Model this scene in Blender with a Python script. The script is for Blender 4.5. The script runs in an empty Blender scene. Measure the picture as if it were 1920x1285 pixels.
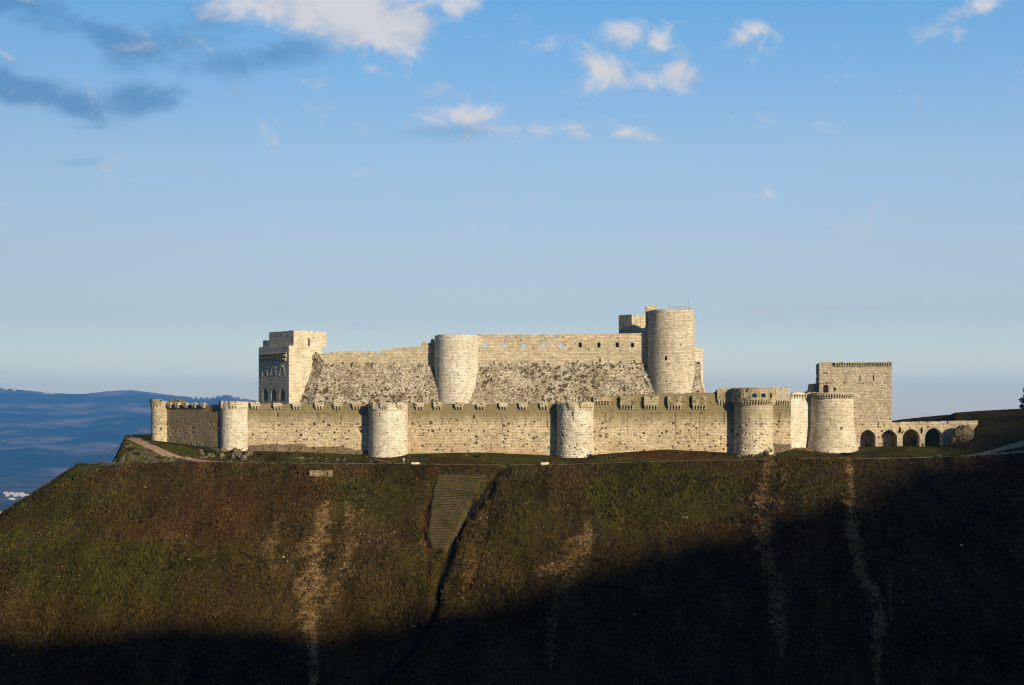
import bpy, bmesh, math, random
import numpy as np
from mathutils import Vector, Matrix
random.seed(7); RNG = np.random.default_rng(7)
R = math.radians
SC = bpy.context.scene
COL = SC.collection

# ------------------------------------------------------------------ camera
F = 2667.0; H0 = 785.0                     # focal length in photo pixels, horizon line of the photo
cam = bpy.data.cameras.new('camera'); camo = bpy.data.objects.new('camera', cam); COL.objects.link(camo)
cam.sensor_width = 36; cam.lens = 36 * F / 1920; cam.shift_y = (H0 - 642.5) / 1920
cam.clip_start = 1; cam.clip_end = 200000
camo.location = (0, 0, 0); camo.rotation_euler = (R(90), 0, 0)
SC.camera = camo

# ------------------------------------------------------------------ light
SUN_AZ, SUN_EL = 39.0, 14.0                # azimuth to the right of the direction back to the camera
sv = Vector((math.sin(R(SUN_AZ)) * math.cos(R(SUN_EL)), -math.cos(R(SUN_AZ)) * math.cos(R(SUN_EL)), math.sin(R(SUN_EL))))
sl = bpy.data.lights.new('sun', 'SUN'); sl.energy = 5.0; sl.angle = R(0.8); sl.color = (1.0, 0.83, 0.58)
slo = bpy.data.objects.new('sun', sl); COL.objects.link(slo); slo.rotation_euler = sv.to_track_quat('Z', 'Y').to_euler()
SC.view_settings.view_transform = 'Standard'; SC.view_settings.look = 'None'
SC.view_settings.exposure = 0.45; SC.view_settings.gamma = 1.0
SC.cycles.max_bounces = 6; SC.cycles.diffuse_bounces = 3; SC.cycles.volume_bounces = 0
SC.cycles.use_denoising = True; SC.cycles.filter_width = 1.2

# ------------------------------------------------------------------ node helpers
class NT:
    def __init__(s, nt): s.t = nt; s.n = nt.nodes; s.l = nt.links
    def node(s, typ, **kw):
        n = s.n.new(typ)
        for k, v in kw.items(): setattr(n, k, v)
        return n
    def put(s, sock, v):
        if v is None: return
        if isinstance(v, bpy.types.NodeSocket): s.l.new(v, sock)
        else:
            if isinstance(v, (tuple, list)) and len(v) == 3 and sock.type == 'RGBA': v = (*v, 1)
            sock.default_value = v
    def m(s, op, a, b=None, c=None, clamp=False):
        n = s.node('ShaderNodeMath', operation=op, use_clamp=clamp)
        s.put(n.inputs[0], a); s.put(n.inputs[1], b); s.put(n.inputs[2], c); return n.outputs[0]
    def mix(s, f, a, b, blend='MIX'):
        n = s.node('ShaderNodeMix', data_type='RGBA', blend_type=blend)
        s.put(n.inputs[0], f); s.put(n.inputs[6], a); s.put(n.inputs[7], b); return n.outputs[2]
    def ss(s, v, a, b, lo=0.0, hi=1.0):
        n = s.node('ShaderNodeMapRange', interpolation_type='SMOOTHSTEP')
        s.put(n.inputs[0], v); s.put(n.inputs[1], a); s.put(n.inputs[2], b); s.put(n.inputs[3], lo); s.put(n.inputs[4], hi)
        return n.outputs[0]
    def noise(s, vec, scale, detail=3, rough=0.55, dim='3D', dist=0.0):
        n = s.node('ShaderNodeTexNoise', noise_dimensions=dim)
        s.put(n.inputs['Vector'], vec); s.put(n.inputs['Scale'], scale); s.put(n.inputs['Detail'], detail)
        s.put(n.inputs['Roughness'], rough); s.put(n.inputs['Distortion'], dist); return n.outputs[0]
    def scale(s, vec, v):
        n = s.node('ShaderNodeVectorMath', operation='MULTIPLY'); s.put(n.inputs[0], vec); s.put(n.inputs[1], v); return n.outputs[0]
    def attr(s, name):
        n = s.node('ShaderNodeAttribute', attribute_name=name); return n
    def xyz(s, v):
        n = s.node('ShaderNodeSeparateXYZ'); s.put(n.inputs[0], v); return n.outputs
    def comb(s, x, y, z):
        n = s.node('ShaderNodeCombineXYZ'); s.put(n.inputs[0], x); s.put(n.inputs[1], y); s.put(n.inputs[2], z); return n.outputs[0]
    def bump(s, h, strength, dist, normal=None):
        n = s.node('ShaderNodeBump'); s.put(n.inputs['Strength'], strength); s.put(n.inputs['Distance'], dist)
        s.put(n.inputs['Height'], h); s.put(n.inputs['Normal'], normal); return n.outputs[0]

def mat(name, rough=0.95, spec=0.1):
    m = bpy.data.materials.new(name); m.use_nodes = True
    t = NT(m.node_tree); b = t.n['Principled BSDF']
    b.inputs['Roughness'].default_value = rough; b.inputs['Specular IOR Level'].default_value = spec
    return m, t, b

# ------------------------------------------------------------------ sky with clouds (world shader, by direction)
W = bpy.data.worlds.new('World'); SC.world = W; W.use_nodes = True
t = NT(W.node_tree); bg = t.n['Background']
sky = t.node('ShaderNodeTexSky', sky_type='NISHITA', sun_disc=False)
sky.sun_elevation = R(SUN_EL); sky.sun_rotation = R(180 - SUN_AZ)
sky.altitude = 600; sky.air_density = 1.0; sky.dust_density = 0.6; sky.ozone_density = 2.2
geo = t.node('ShaderNodeTexCoord').outputs['Generated']
dx, dy, dz = t.xyz(geo)
ys = t.m('MAXIMUM', dy, 0.05)
u = t.m('DIVIDE', dx, ys); v = t.m('DIVIDE', dz, ys)
uv = t.comb(u, v, 0.0)
front = t.ss(dy, .1, .3)
def cl_uv(px, py): return (px - 960) / F, (H0 - py) / F
def blob(px, py, rx, ry, ang):
    cu, cv = cl_uv(px, py); a = R(ang)
    du = t.m('SUBTRACT', u, cu); dv = t.m('SUBTRACT', v, cv)
    p = t.m('ADD', t.m('MULTIPLY', du, math.cos(a) * F / (rx * 1.3)), t.m('MULTIPLY', dv, math.sin(a) * F / (rx * 1.3)))
    q = t.m('ADD', t.m('MULTIPLY', du, -math.sin(a) * F / (ry * 1.3)), t.m('MULTIPLY', dv, math.cos(a) * F / (ry * 1.3)))
    r2 = t.m('ADD', t.m('MULTIPLY', p, p), t.m('MULTIPLY', q, q))
    return t.m('EXPONENT', t.m('MULTIPLY', r2, -1.0))
def blobs(lst):
    o = None
    for px, py, rx, ry, ang, w in lst:
        b_ = t.m('MULTIPLY', blob(px, py, rx, ry, ang), w)
        o = b_ if o is None else t.m('MAXIMUM', o, b_)
    return o
white = [(600, 0, 180, 52, -10, 1.6), (745, 48, 70, 40, 0, 1.8), (670, 42, 105, 40, -6, 1.6), (560, -10, 170, 40, -10, 1.2), (870, 5, 60, 26, 20, .8), (1140, 130, 60, 22, -28, 1.0), (1185, 152, 60, 16, 0, .95),
         (1285, 140, 34, 36, 20, 1.0), (1165, 62, 45, 22, 5, .85), (1233, 75, 18, 22, 0, .85), (1390, 70, 52, 17, 28, .85), (1815, 20, 70, 20, 28, 1.0), (1790, 45, 16, 22, 20, .75),
         (1205, 252, 42, 12, -8, .95), (1080, 247, 28, 11, -10, .85), (880, 215, 70, 14, 3, .72), (975, 245, 60, 18, -5, .72), (205, 300, 42, 11, 20, .62), (590, 157, 28, 9, 0, .6),
         (690, 125, 18, 9, 0, .6), (835, 453, 45, 8, 0, .6), (1600, 575, 230, 10, 2, .62), (1440, 365, 40, 8, 0, .5), (1560, 505, 90, 8, 3, .55)]
dark = [(60, 175, 130, 27, -16, 1.2), (265, 190, 75, 30, 6, 1.05), (180, 60, 170, 26, -22, .8), (520, 100, 140, 28, 8, .85), (40, 20, 110, 26, -14, .85), (330, 70, 60, 60, 0, .55), (150, 305, 60, 12, 4, .65), (235, 95, 60, 40, -30, .6),
        (400, 45, 90, 40, -30, .6), (870, 245, 120, 18, 2, .45), (170, 238, 60, 7, 0, .55)]
nz = t.noise(t.comb(u, t.m('MULTIPLY', v, 1.4), 0.3), 26, 10, 0.62, dist=0.5)
nz2 = t.noise(t.comb(u, t.m('MULTIPLY', v, 1.7), 7.3), 13, 6, 0.55)
fw = t.m('ADD', t.m('ADD', t.m('MULTIPLY', t.m('SUBTRACT', nz, .5), 2.7), t.m('MULTIPLY', t.m('SUBTRACT', nz2, .5), .8)), t.m('MULTIPLY', blobs(white), 1.0))
fd = t.m('ADD', t.m('MULTIPLY', t.m('SUBTRACT', nz2, .5), 1.0), t.m('ADD', t.m('MULTIPLY', t.m('SUBTRACT', nz, .5), 1.5), blobs(dark)))
mw = t.ss(fw, .20, 1.12); md = t.ss(fd, .22, 1.0)
mw = t.m('MULTIPLY', t.m('MULTIPLY', mw, .88), front); md = t.m('MULTIPLY', t.m('MULTIPLY', md, .72), front)
SKY_GAIN = (1.0, 1.0, 1.0)
rmp = t.node('ShaderNodeValToRGB'); t.put(rmp.inputs[0], dz); els = rmp.color_ramp.elements
GAIN = [(0, (1.85, 1.58, 1.42)), (.032, (1.5, 1.31, 1.26)), (.069, (1.07, .93, .93)), (.106, (1.19, .97, .93)), (.179, (1.24, 1.13, 1.09)), (.279, (.80, 1.16, 1.31)), (.45, (.62, .80, .92)), (1.0, (.55, .62, .68))]
while len(els) < len(GAIN): els.new(.5)
for e_, (p_, g_) in zip(els, GAIN): e_.position = p_; e_.color = (g_[0] / 2, g_[1] / 2, g_[2] / 2, 1)
base = t.mix(1.0, t.mix(1.0, sky.outputs[0], rmp.outputs[0], 'MULTIPLY'), t.comb(*[t.m('MULTIPLY', t.m('ADD', t.m('MULTIPLY', t.m('MINIMUM', t.m('MAXIMUM', dx, -.4), .4), .56), 1.0), k_) for k_ in (1.94, 1.96, 2.0)]), 'MULTIPLY')
CLW = (5.2, 5.0, 5.2); CLD = (.62, 1.85, 3.6)
c = t.mix(md, base, CLD); c = t.mix(mw, c, t.mix(t.ss(t.m('ADD', nz, t.m('MULTIPLY', v, .9)), .58, .86), (4.5, 4.65, 5.1), (5.9, 5.6, 5.6)))
t.l.new(c, bg.inputs[0]); bg.inputs[1].default_value = 0.095

# ------------------------------------------------------------------ numpy noise
def _h(ix, iy, iz):
    n = (ix.astype(np.int64) * 374761393 + iy.astype(np.int64) * 668265263 + iz.astype(np.int64) * 1274126177) & 0xffffffff
    n = ((n ^ (n >> 13)) * 1103515245) & 0xffffffff
    n = ((n ^ (n >> 16)) * 2246822519) & 0xffffffff
    return ((n ^ (n >> 15)) & 0xffffff) / float(0xffffff)
def vn(x, y, z=None):
    x = np.asarray(x, float); y = np.asarray(y, float); z = np.zeros_like(x) if z is None else np.asarray(z, float)
    ix, iy, iz = np.floor(x), np.floor(y), np.floor(z)
    fx, fy, fz = x - ix, y - iy, z - iz
    fx = fx * fx * (3 - 2 * fx); fy = fy * fy * (3 - 2 * fy); fz = fz * fz * (3 - 2 * fz)
    r = 0
    for a in (0, 1):
        for b in (0, 1):
            for c_ in (0, 1):
                w = (fx if a else 1 - fx) * (fy if b else 1 - fy) * (fz if c_ else 1 - fz)
                r = r + w * _h(ix + a, iy + b, iz + c_)
    return r * 2 - 1
def fbm(x, y, z=None, o=4, g=.5):
    r = 0; a = 1; s = 0
    for i in range(o):
        f = 2.03 ** i
        r = r + a * vn(x * f + 17.1 * i, y * f + 3.7 * i, None if z is None else z * f + 9.2 * i); s += a; a *= g
    return r / s
def sst(x, a, b):
    q = np.clip((x - a) / (b - a), 0, 1); return q * q * (3 - 2 * q)
def worley(P, cell, prob, rmin, rmax, seed=0):
    """random round pits: returns depth 0..1 per point"""
    Q = P / cell; out = np.zeros(len(P)); base_ = np.floor(Q)
    for a in (-1, 0, 1):
        for b in (-1, 0, 1):
            for c_ in (-1, 0, 1):
                g = base_ + (a, b, c_)
                h1 = _h(g[:, 0] + seed, g[:, 1], g[:, 2]); h2 = _h(g[:, 0], g[:, 1] + 71 + seed, g[:, 2]); h3 = _h(g[:, 0], g[:, 1], g[:, 2] + 31 + seed); h4 = _h(g[:, 0] + 13, g[:, 1] + 5, g[:, 2] + seed)
                ctr = (g + np.stack([h1, h2, h3], 1)) * cell
                d = (P - ctr) * (1, 1, 1.35)
                rad = rmin + (rmax - rmin) * _h(g[:, 0] + 3, g[:, 1] + 9, g[:, 2] + 4 + seed)
                q = 1 - np.sqrt((d ** 2).sum(1)) / rad
                out = np.maximum(out, np.where(h4 < prob, np.clip(q * 2.2, 0, 1), 0))
    return out
def X_(px, Y): return (px - 960) / F * Y
def Z_(py, Y): return (H0 - py) / F * Y

# ------------------------------------------------------------------ tagging
def tag(o, label=None, cat=None, group=None, kind=None):
    if label: o['label'] = label
    if cat: o['category'] = cat
    if group: o['group'] = group
    if kind: o['kind'] = kind
    return o
def thing(name, label, cat, loc=(0, 0, 0), rz=0, group=None):
    o = bpy.data.objects.new(name, None); o.location = loc; o.rotation_euler = (0, 0, rz); COL.objects.link(o)
    o.empty_display_size = .5
    return tag(o, label, cat, group)
def link(name, me, parent=None, m=None):
    o = bpy.data.objects.new(name, me); COL.objects.link(o)
    if m: me.materials.append(m)
    if parent is not None:
        o.parent = parent
        if parent.parent is None:
            o.matrix_parent_inverse = Matrix.LocRotScale(parent.location, parent.rotation_euler, parent.scale).inverted()
        # parents that are meshes sit at the world origin
    return o
def npmesh(name, V, faces, uvs=None, attrs=None, smooth=False):
    """V (n,3); faces: list of int arrays (k,3)/(k,4); uvs per vertex"""
    me = bpy.data.meshes.new(name)
    me.vertices.add(len(V)); me.vertices.foreach_set('co', np.asarray(V, np.float32).ravel())
    faces = [np.asarray(f, np.int32) for f in faces if len(f)]
    loops = np.concatenate([f.ravel() for f in faces]); sizes = np.concatenate([np.full(len(f), f.shape[1], np.int32) for f in faces])
    me.loops.add(len(loops)); me.loops.foreach_set('vertex_index', loops)
    me.polygons.add(len(sizes)); starts = np.concatenate([[0], np.cumsum(sizes)[:-1]]).astype(np.int32)
    me.polygons.foreach_set('loop_start', starts)
    me.update(calc_edges=True)
    if uvs is not None:
        l = me.uv_layers.new(name='UVMap'); l.data.foreach_set('uv', np.asarray(uvs, np.float32)[loops].ravel())
    for k, a in (attrs or {}).items():
        a = np.asarray(a, np.float32)
        if a.ndim == 1: me.attributes.new(k, 'FLOAT', 'POINT').data.foreach_set('value', a)
        else: me.attributes.new(k, 'FLOAT_COLOR', 'POINT').data.foreach_set('color', a.ravel())
    me.polygons.foreach_set('use_smooth', np.full(len(sizes), smooth)); me.validate(); me.update()
    return me
def grid_quads(n, m_, wrap=False):
    i = np.arange(n - 1)[:, None]; j = np.arange(m_ if wrap else m_ - 1)[None, :]; j2 = (j + 1) % m_
    return np.stack([i * m_ + j, (i + 1) * m_ + j, (i + 1) * m_ + j2, i * m_ + j2], -1).reshape(-1, 4)

# roughen: displaces a closed masonry mesh along its normals, stores where plants and holes get painted dark
def roughen(me, kind='wall', seed=0):
    n = len(me.vertices); P = np.empty(n * 3, np.float32); me.vertices.foreach_get('co', P); P = P.reshape(-1, 3).astype(float)
    N = np.empty(n * 3, np.float32); me.vertex_normals.foreach_get('vector', N); N = N.reshape(-1, 3)
    cs = .46; ci = np.floor(P[:, 2] / cs)
    st = _h(np.floor((P[:, 0] + P[:, 1] * .7) / .8 + _h(ci, ci, ci)), ci, ci * 0 + seed) - .5       # every stone sits a little in or out
    amp = {'wall': (.05, .05), 'talus': (.20, .16), 'fine': (.03, .03), 'rubble': (.3, .1), 'gallery': (.07, .06)}[kind]
    d = amp[0] * fbm(P[:, 0] * .45 + seed, P[:, 1] * .45, P[:, 2] * .6, 4) + amp[1] * st
    if kind == 'talus':
        dens = fbm(P[:, 0] * .06 + 5 + seed, P[:, 1] * .06, P[:, 2] * .16, 3)
        w = np.maximum(worley(P, .95, .80, .28, .56, seed), worley(P, 1.9, .42, .5, 1.15, seed + 5) * sst(dens, -.2, .35))
        tex = fbm(P[:, 0] * 1.3, P[:, 1] * 1.3, P[:, 2] * 1.8, 3)
        w = np.clip(w * (.62 + 1.1 * sst(dens + .5 * tex, -.45, .30)), 0, 1)
    elif kind == 'wall':
        row = np.exp(-((P[:, 2] % 3.1 - 1.5) / .45) ** 2)
        dens = fbm(P[:, 0] * .07 + 9 + seed, P[:, 1] * .07, P[:, 2] * .25, 3)
        w = np.maximum(np.maximum(worley(P, 1.0, .40, .22, .46, seed), worley(P, 1.7, .45, .32, .62, seed + 3)) * (.35 + .65 * sst(P[:, 2], 1.5, -2)), worley(P, .85, .9, .26, .54, seed + 8) * row * sst(dens, -.4, .3))
        w = np.clip(w, 0, 1)
    elif kind == 'gallery':
        w = worley(P, .8, .3, .2, .4, seed)
    elif kind == 'fine':
        w = np.maximum(worley(P, 1.2, .30, .18, .36, seed), worley(P, 2.2, .35, .25, .5, seed + 4))
    else:
        w = worley(P, .9, .4, .2, .5, seed)
    d = d - w * (.36 if kind != 'fine' else .15)
    P += N * d[:, None]
    me.vertices.foreach_set('co', P.astype(np.float32).ravel())
    me.attributes.new('veg_hole', 'FLOAT', 'POINT').data.foreach_set('value', w.astype(np.float32)); me.update()

class Path:
    """front line of a wall seen from outside, left to right; pts in metres"""
    def __init__(s, pts, step=.25):
        s.p = np.array(pts, float); seg = np.diff(s.p, axis=0); s.L = np.sqrt((seg ** 2).sum(1)); s.cum = np.concatenate([[0], np.cumsum(s.L)]); s.len = s.cum[-1]; s.step = step
        s.d = seg / s.L[:, None]
    def at(s, q):
        q = np.atleast_1d(q); x = np.interp(q, s.cum, s.p[:, 0]); y = np.interp(q, s.cum, s.p[:, 1])
        k = np.clip(np.searchsorted(s.cum, q, 'right') - 1, 0, len(s.L) - 1); d = s.d[k].copy()
        for j in range(1, len(s.cum) - 1):             # mitred at the corners
            hit = np.abs(q - s.cum[j]) < 1e-6; mm = s.d[j - 1] + s.d[j]; mm = mm / np.linalg.norm(mm); mm = mm / (mm @ s.d[j]); d[hit] = mm
        return np.stack([x, y], 1), np.stack([d[:, 1], -d[:, 0]], 1)      # points, outward normals
    def s_at(s, px):
        """distance along the line whose bearing is px"""
        q = np.linspace(0, s.len, 4000); P, _ = s.at(q); pp = 960 + P[:, 0] / P[:, 1] * F; return float(np.interp(px, pp, q))
    def pxline(s, q): P, _ = s.at(q); return 960 + P[:, 0] / P[:, 1] * F, P[:, 1]
def prof(pairs):
    a = np.array(pairs, float); return lambda px: np.interp(px, a[:, 0], a[:, 1])

def wall_mesh(name, path, top, bot, thick, step=.25, out=None, seed=0, kind='wall', ragged=0.0):
    """closed masonry solid: top/bot(px)->photo row converted to height at the wall's own distance"""
    q = np.unique(np.concatenate([np.arange(0, path.len, step), path.cum, [path.len]]))
    P, N = path.at(q); px = 960 + P[:, 0] / P[:, 1] * F
    zt = top(q, px, P[:, 1]); zb = bot(q, px, P[:, 1])
    if ragged: zt = zt + ragged * (np.round(_h(np.floor(q / .7), np.floor(q / .7) * 0 + seed, q * 0) * 3) / 3 - .5) + ragged * .5 * vn(q * .5, q * 0 + seed)
    nf = max(3, int(np.max(zt - zb) / step)); nb = max(2, nf // 4); ntk = max(1, int(thick / (step * 2)))
    cols = []; uvs = []
    fr = np.linspace(0, 1, nf + 1)
    for f in fr:                                        # front face going up
        z = zb + (zt - zb) * f; o = out(z) if out else 0 * z
        cols.append(np.stack([P[:, 0] + N[:, 0] * o, P[:, 1] + N[:, 1] * o, z], 1)); uvs.append(np.stack([q, z], 1))
    for k in range(1, ntk + 1):
        w = thick * k / ntk
        cols.append(np.stack([P[:, 0] - N[:, 0] * w, P[:, 1] - N[:, 1] * w, zt], 1)); uvs.append(np.stack([q, zt + w], 1))
    for f in np.linspace(1, 0, nb + 1)[1:]:
        z = zb + (zt - zb) * f
        cols.append(np.stack([P[:, 0] - N[:, 0] * thick, P[:, 1] - N[:, 1] * thick, z], 1)); uvs.append(np.stack([q, z], 1))
    G = np.stack(cols, 1); U = np.stack(uvs, 1); n, m_ = G.shape[:2]
    V = G.reshape(-1, 3); UV = U.reshape(-1, 2)
    quads = grid_quads(n, m_, True)
    # end caps, strips between front and back
    c0 = V[:m_].mean(0); c1 = V[-m_:].mean(0); V = np.concatenate([V, [c0, c1]]); UV = np.concatenate([UV, [[0, c0[2]], [path.len, c1[2]]]])
    j = np.arange(m_); j2 = (j + 1) % m_; b = (n - 1) * m_
    t0 = np.stack([j, j2, np.full(m_, len(V) - 2)], 1); t1 = np.stack([b + j2, b + j, np.full(m_, len(V) - 1)], 1)
    me = npmesh(name, V, [quads, t0, t1], UV)
    fix_normals(me)
    if kind: roughen(me, kind, seed)
    return me
def fix_normals(me):
    bm = bmesh.new(); bm.from_mesh(me); bmesh.ops.recalc_face_normals(bm, faces=bm.faces); bm.to_mesh(me); bm.free()

def tower_mesh(name, c, profile, nseg=64, step=.3, seed=0, kind='wall', squash=1.0, ragged=0.0):
    """closed round solid from (radius, z) profile, bottom outside -> top -> inside"""
    pr = []
    for (r0, z0), (r1, z1) in zip(profile[:-1], profile[1:]):
        k = max(1, int(math.hypot(r1 - r0, z1 - z0) / step))
        pr += [(r0 + (r1 - r0) * i / k, z0 + (z1 - z0) * i / k) for i in range(k)]
    pr.append(profile[-1]); pr = np.array(pr); a = np.linspace(0, 2 * np.pi, nseg, endpoint=False)
    zmax = pr[:, 1].max()
    V = []; U = []
    for r, z in pr:
        zz = np.full(nseg, z)
        if ragged: zz = zz + ragged * (_h(np.floor(a * r / .8 + 50), a * 0 + seed, a * 0) - .5) * (z > zmax - .3)
        V.append(np.stack([c[0] + r * np.cos(a), c[1] + squash * r * np.sin(a), zz], 1)); U.append(np.stack([a * max(r, 3), zz], 1))
    V = np.concatenate(V); U = np.concatenate(U); n = len(pr)
    quads = grid_quads(n, nseg, True)
    V = np.concatenate([V, [[c[0], c[1], pr[0, 1]], [c[0], c[1], pr[-1, 1]]]]); U = np.concatenate([U, [[0, 0], [0, 0]]])
    j = np.arange(nseg); j2 = (j + 1) % nseg; b = (n - 1) * nseg
    me = npmesh(name, V, [quads, np.stack([j, j2, np.full(nseg, len(V) - 2)], 1), np.stack([b + j2, b + j, np.full(nseg, len(V) - 1)], 1)], U)
    fix_normals(me)
    if kind: roughen(me, kind, seed)
    return me

class MB:
    """collects boxes and prisms into one mesh"""
    def __init__(s): s.V = []; s.F = []
    def box(s, o, dx_, dn, sx, sy, sz, taper=0.0):
        """o: centre of the bottom front edge; dx_ along, dn outward; sx wide, sy deep inward, sz high. taper pulls the bottom front in"""
        o = np.array(o, float); ux = np.array([dx_[0], dx_[1], 0]); un = np.array([dn[0], dn[1], 0]); uz = np.array([0, 0, 1.0]); b = len(s.V)
        for z, tp in ((0, taper), (1, 0)):
            for a, d in ((-.5, 0), (.5, 0), (.5, 1), (-.5, 1)):
                s.V.append(o + ux * a * sx - un * (d * sy if d else tp * sy) + uz * z * sz)
        for f in ((0, 1, 5, 4), (1, 2, 6, 5), (2, 3, 7, 6), (3, 0, 4, 7), (4, 5, 6, 7), (3, 2, 1, 0)): s.F.append(tuple(b + i for i in f))
        return s
    def arch(s, o, dx_, dn, w, h, d0, d1, pointed=.0, nseg=10):
        """arched prism; o centre bottom on the face; from d0 outside to d1 inside; h to the crown"""
        o = np.array(o, float); ux = np.array([dx_[0], dx_[1], 0]); un = np.array([dn[0], dn[1], 0]); r = w / 2; rise = r * (1 + pointed); sp = h - rise
        pts = [(-r, 0), (r, 0)]
        for i in range(nseg + 1):
            a = math.pi * i / nseg; x = r * math.cos(a); y = math.sin(a)
            if pointed: y = math.sqrt(max(0, 1 - (abs(x) / r) ** (1.35 if pointed > .2 else 1.72)))
            pts.append((x, sp + rise * y))
        b = len(s.V); n = len(pts)
        for d in (-d0, d1):
            for x, z in pts: s.V.append(o + ux * x - un * d + np.array([0, 0, z]))
        for i in range(n): s.F.append((b + i, b + (i + 1) % n, b + n + (i + 1) % n, b + n + i))
        s.F.append(tuple(b + i for i in range(n))[::-1]); s.F.append(tuple(b + n + i for i in range(n)))
        return s
    def mesh(s, name, kind=None, bevel=0.0):
        me = bpy.data.meshes.new(name); me.from_pydata([tuple(v_) for v_ in s.V], [], s.F); me.update()
        bm = bmesh.new(); bm.from_mesh(me); bmesh.ops.remove_doubles(bm, verts=bm.verts, dist=1e-5)
        if bevel: bmesh.ops.bevel(bm, geom=bm.edges[:] + bm.verts[:], offset=bevel, segments=1, affect='EDGES')
        bmesh.ops.recalc_face_normals(bm, faces=bm.faces)
        uvl = bm.loops.layers.uv.new('UVMap')
        for f in bm.faces:
            nn = f.normal
            for lp in f.loops:
                co = lp.vert.co; lp[uvl].uv = (co.x + co.y * .3, co.z) if abs(nn.y) >= abs(nn.x) else (co.y, co.z)
        bm.to_mesh(me); bm.free(); return me
    def build(s, name, m, parent=None, bevel=0.0): return link(name, s.mesh(name, None, bevel), parent, m)

def cut(o, mb):
    """subtract the prisms in mb from object o, applied at once"""
    cme = mb.mesh('cut'); co = bpy.data.objects.new('cut', cme); COL.objects.link(co)
    md_ = o.modifiers.new('b', 'BOOLEAN'); md_.operation = 'DIFFERENCE'; md_.object = co; md_.solver = 'EXACT'; md_.use_hole_tolerant = False
    bpy.context.view_layer.update()
    dg = bpy.context.evaluated_depsgraph_get(); me = bpy.data.meshes.new_from_object(o.evaluated_get(dg), preserve_all_data_layers=True, depsgraph=dg)
    o.modifiers.clear(); old = o.data; nm = old.name; o.data = me; bpy.data.meshes.remove(old); me.name = nm
    bpy.data.objects.remove(co); bpy.data.meshes.remove(cme)

# ------------------------------------------------------------------ stone materials
def stone(name, c1, c2, veg_hole=(.035, .028, .012), band=None, bandcol=(.20, .18, .095), bandw=2.0, bandmax=.75, redz=None, olive=0.0, patch=.0, joint=.35, spots=.5, val=1.0, hothr=.64):
    m, t, b = mat(name)
    P = t.node('ShaderNodeNewGeometry').outputs['Position']; UVn = t.node('ShaderNodeUVMap', uv_map='UVMap').outputs[0]
    n1 = t.noise(P, .16, 4, .6); n2 = t.noise(t.scale(P, (.5, .5, 1.6)), .9, 4, .65); n3 = t.noise(P, 4.5, 3, .6)
    c = t.mix(t.ss(n1, .32, .68), tuple(x * val for x in c1), tuple(x * val for x in c2))
    br = t.node('ShaderNodeTexBrick', offset=.5); t.put(br.inputs['Vector'], UVn); t.put(br.inputs['Scale'], 1.0)
    br.inputs['Brick Width'].default_value = .85; br.inputs['Row Height'].default_value = .46; br.inputs['Mortar Size'].default_value = .045; br.inputs['Bias'].default_value = 0
    br.inputs['Color1'].default_value = (.60, .585, .56, 1); br.inputs['Color2'].default_value = (1.34, 1.32, 1.28, 1); br.inputs['Mortar'].default_value = (.40, .35, .27, 1); br.inputs['Mortar Smooth'].default_value = .4
    c = t.mix(joint + .25, c, t.mix(1.0, c, br.outputs[0], 'MULTIPLY'))
    c = t.mix(t.ss(n2, .42, .75, 0, .7), c, tuple(x * .55 * val for x in c1))
    n5 = t.noise(t.scale(P, (.5, .5, .12)), 1.0, 4, .6); c = t.mix(t.ss(n5, .5, .72, 0, .45), c, tuple(x * .5 * val for x in c1))
    c = t.mix(t.ss(n3, .35, .75, 0, .25), c, (.6 * val, .53 * val, .42 * val))
    if patch: c = t.mix(t.ss(t.noise(P, .11, 3, .5), .56, .66, 0, patch), c, (.62, .56, .45))
    if olive: c = t.mix(t.m('MULTIPLY', t.ss(t.noise(P, .3, 5, .7), .42, .66), olive), c, (.13, .105, .05))
    z = t.xyz(P)[2]
    if redz is not None:
        r_ = t.m('MULTIPLY', t.ss(z, redz + 4.5, redz), t.ss(t.noise(P, .22, 3, .6), .38, .62))
        c = t.mix(t.m('MULTIPLY', r_, .55), c, (.42, .24, .12))
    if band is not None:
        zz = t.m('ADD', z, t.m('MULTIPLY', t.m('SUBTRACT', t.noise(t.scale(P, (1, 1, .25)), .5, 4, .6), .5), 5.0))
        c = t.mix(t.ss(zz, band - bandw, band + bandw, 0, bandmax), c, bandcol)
    if spots:
        vo = t.node('ShaderNodeTexVoronoi'); t.put(vo.inputs['Vector'], t.scale(P, (1, 1, 1.5))); vo.inputs['Scale'].default_value = 1.15
        rc = t.xyz(vo.outputs['Color'])[0]
        sp = t.m('MULTIPLY', t.ss(vo.outputs['Distance'], .30, .18), t.m('GREATER_THAN', rc, 1 - .35 * spots))
        c = t.mix(t.m('MULTIPLY', sp, .75), c, veg_hole)
        ho = t.ss(t.noise(t.scale(P, (1.2, 1.2, 2.6)), 1.6, 3, .7), hothr, hothr + .07)
        c = t.mix(t.m('MULTIPLY', ho, min(.85, .75 * spots)), c, veg_hole)
    va = t.attr('veg_hole').outputs['Fac']
    c = t.mix(t.ss(va, .25, .8, 0, .95), c, t.mix(n3, veg_hole, tuple(x * 2.2 for x in veg_hole)))  # plants and the shade inside holes, painted in one dark colour
    fine = t.ss(t.noise(t.scale(P, (1, 1, 2.2)), 2.6, 3, .75), .575, .65); c = t.mix(t.m('MULTIPLY', fine, min(.8, .9 * spots)), c, tuple(x * 2.0 for x in veg_hole))
    t.put(b.inputs['Base Color'], c)
    h = t.m('ADD', t.m('MULTIPLY', br.outputs['Fac'], -.9), t.m('ADD', t.m('MULTIPLY', n3, .8), t.m('MULTIPLY', n2, 1.2)))
    t.put(b.inputs['Normal'], t.bump(h, .9, .10))
    return m
LIME = (.47, .375, .235); LIME2 = (.65, .55, .385)
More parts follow.
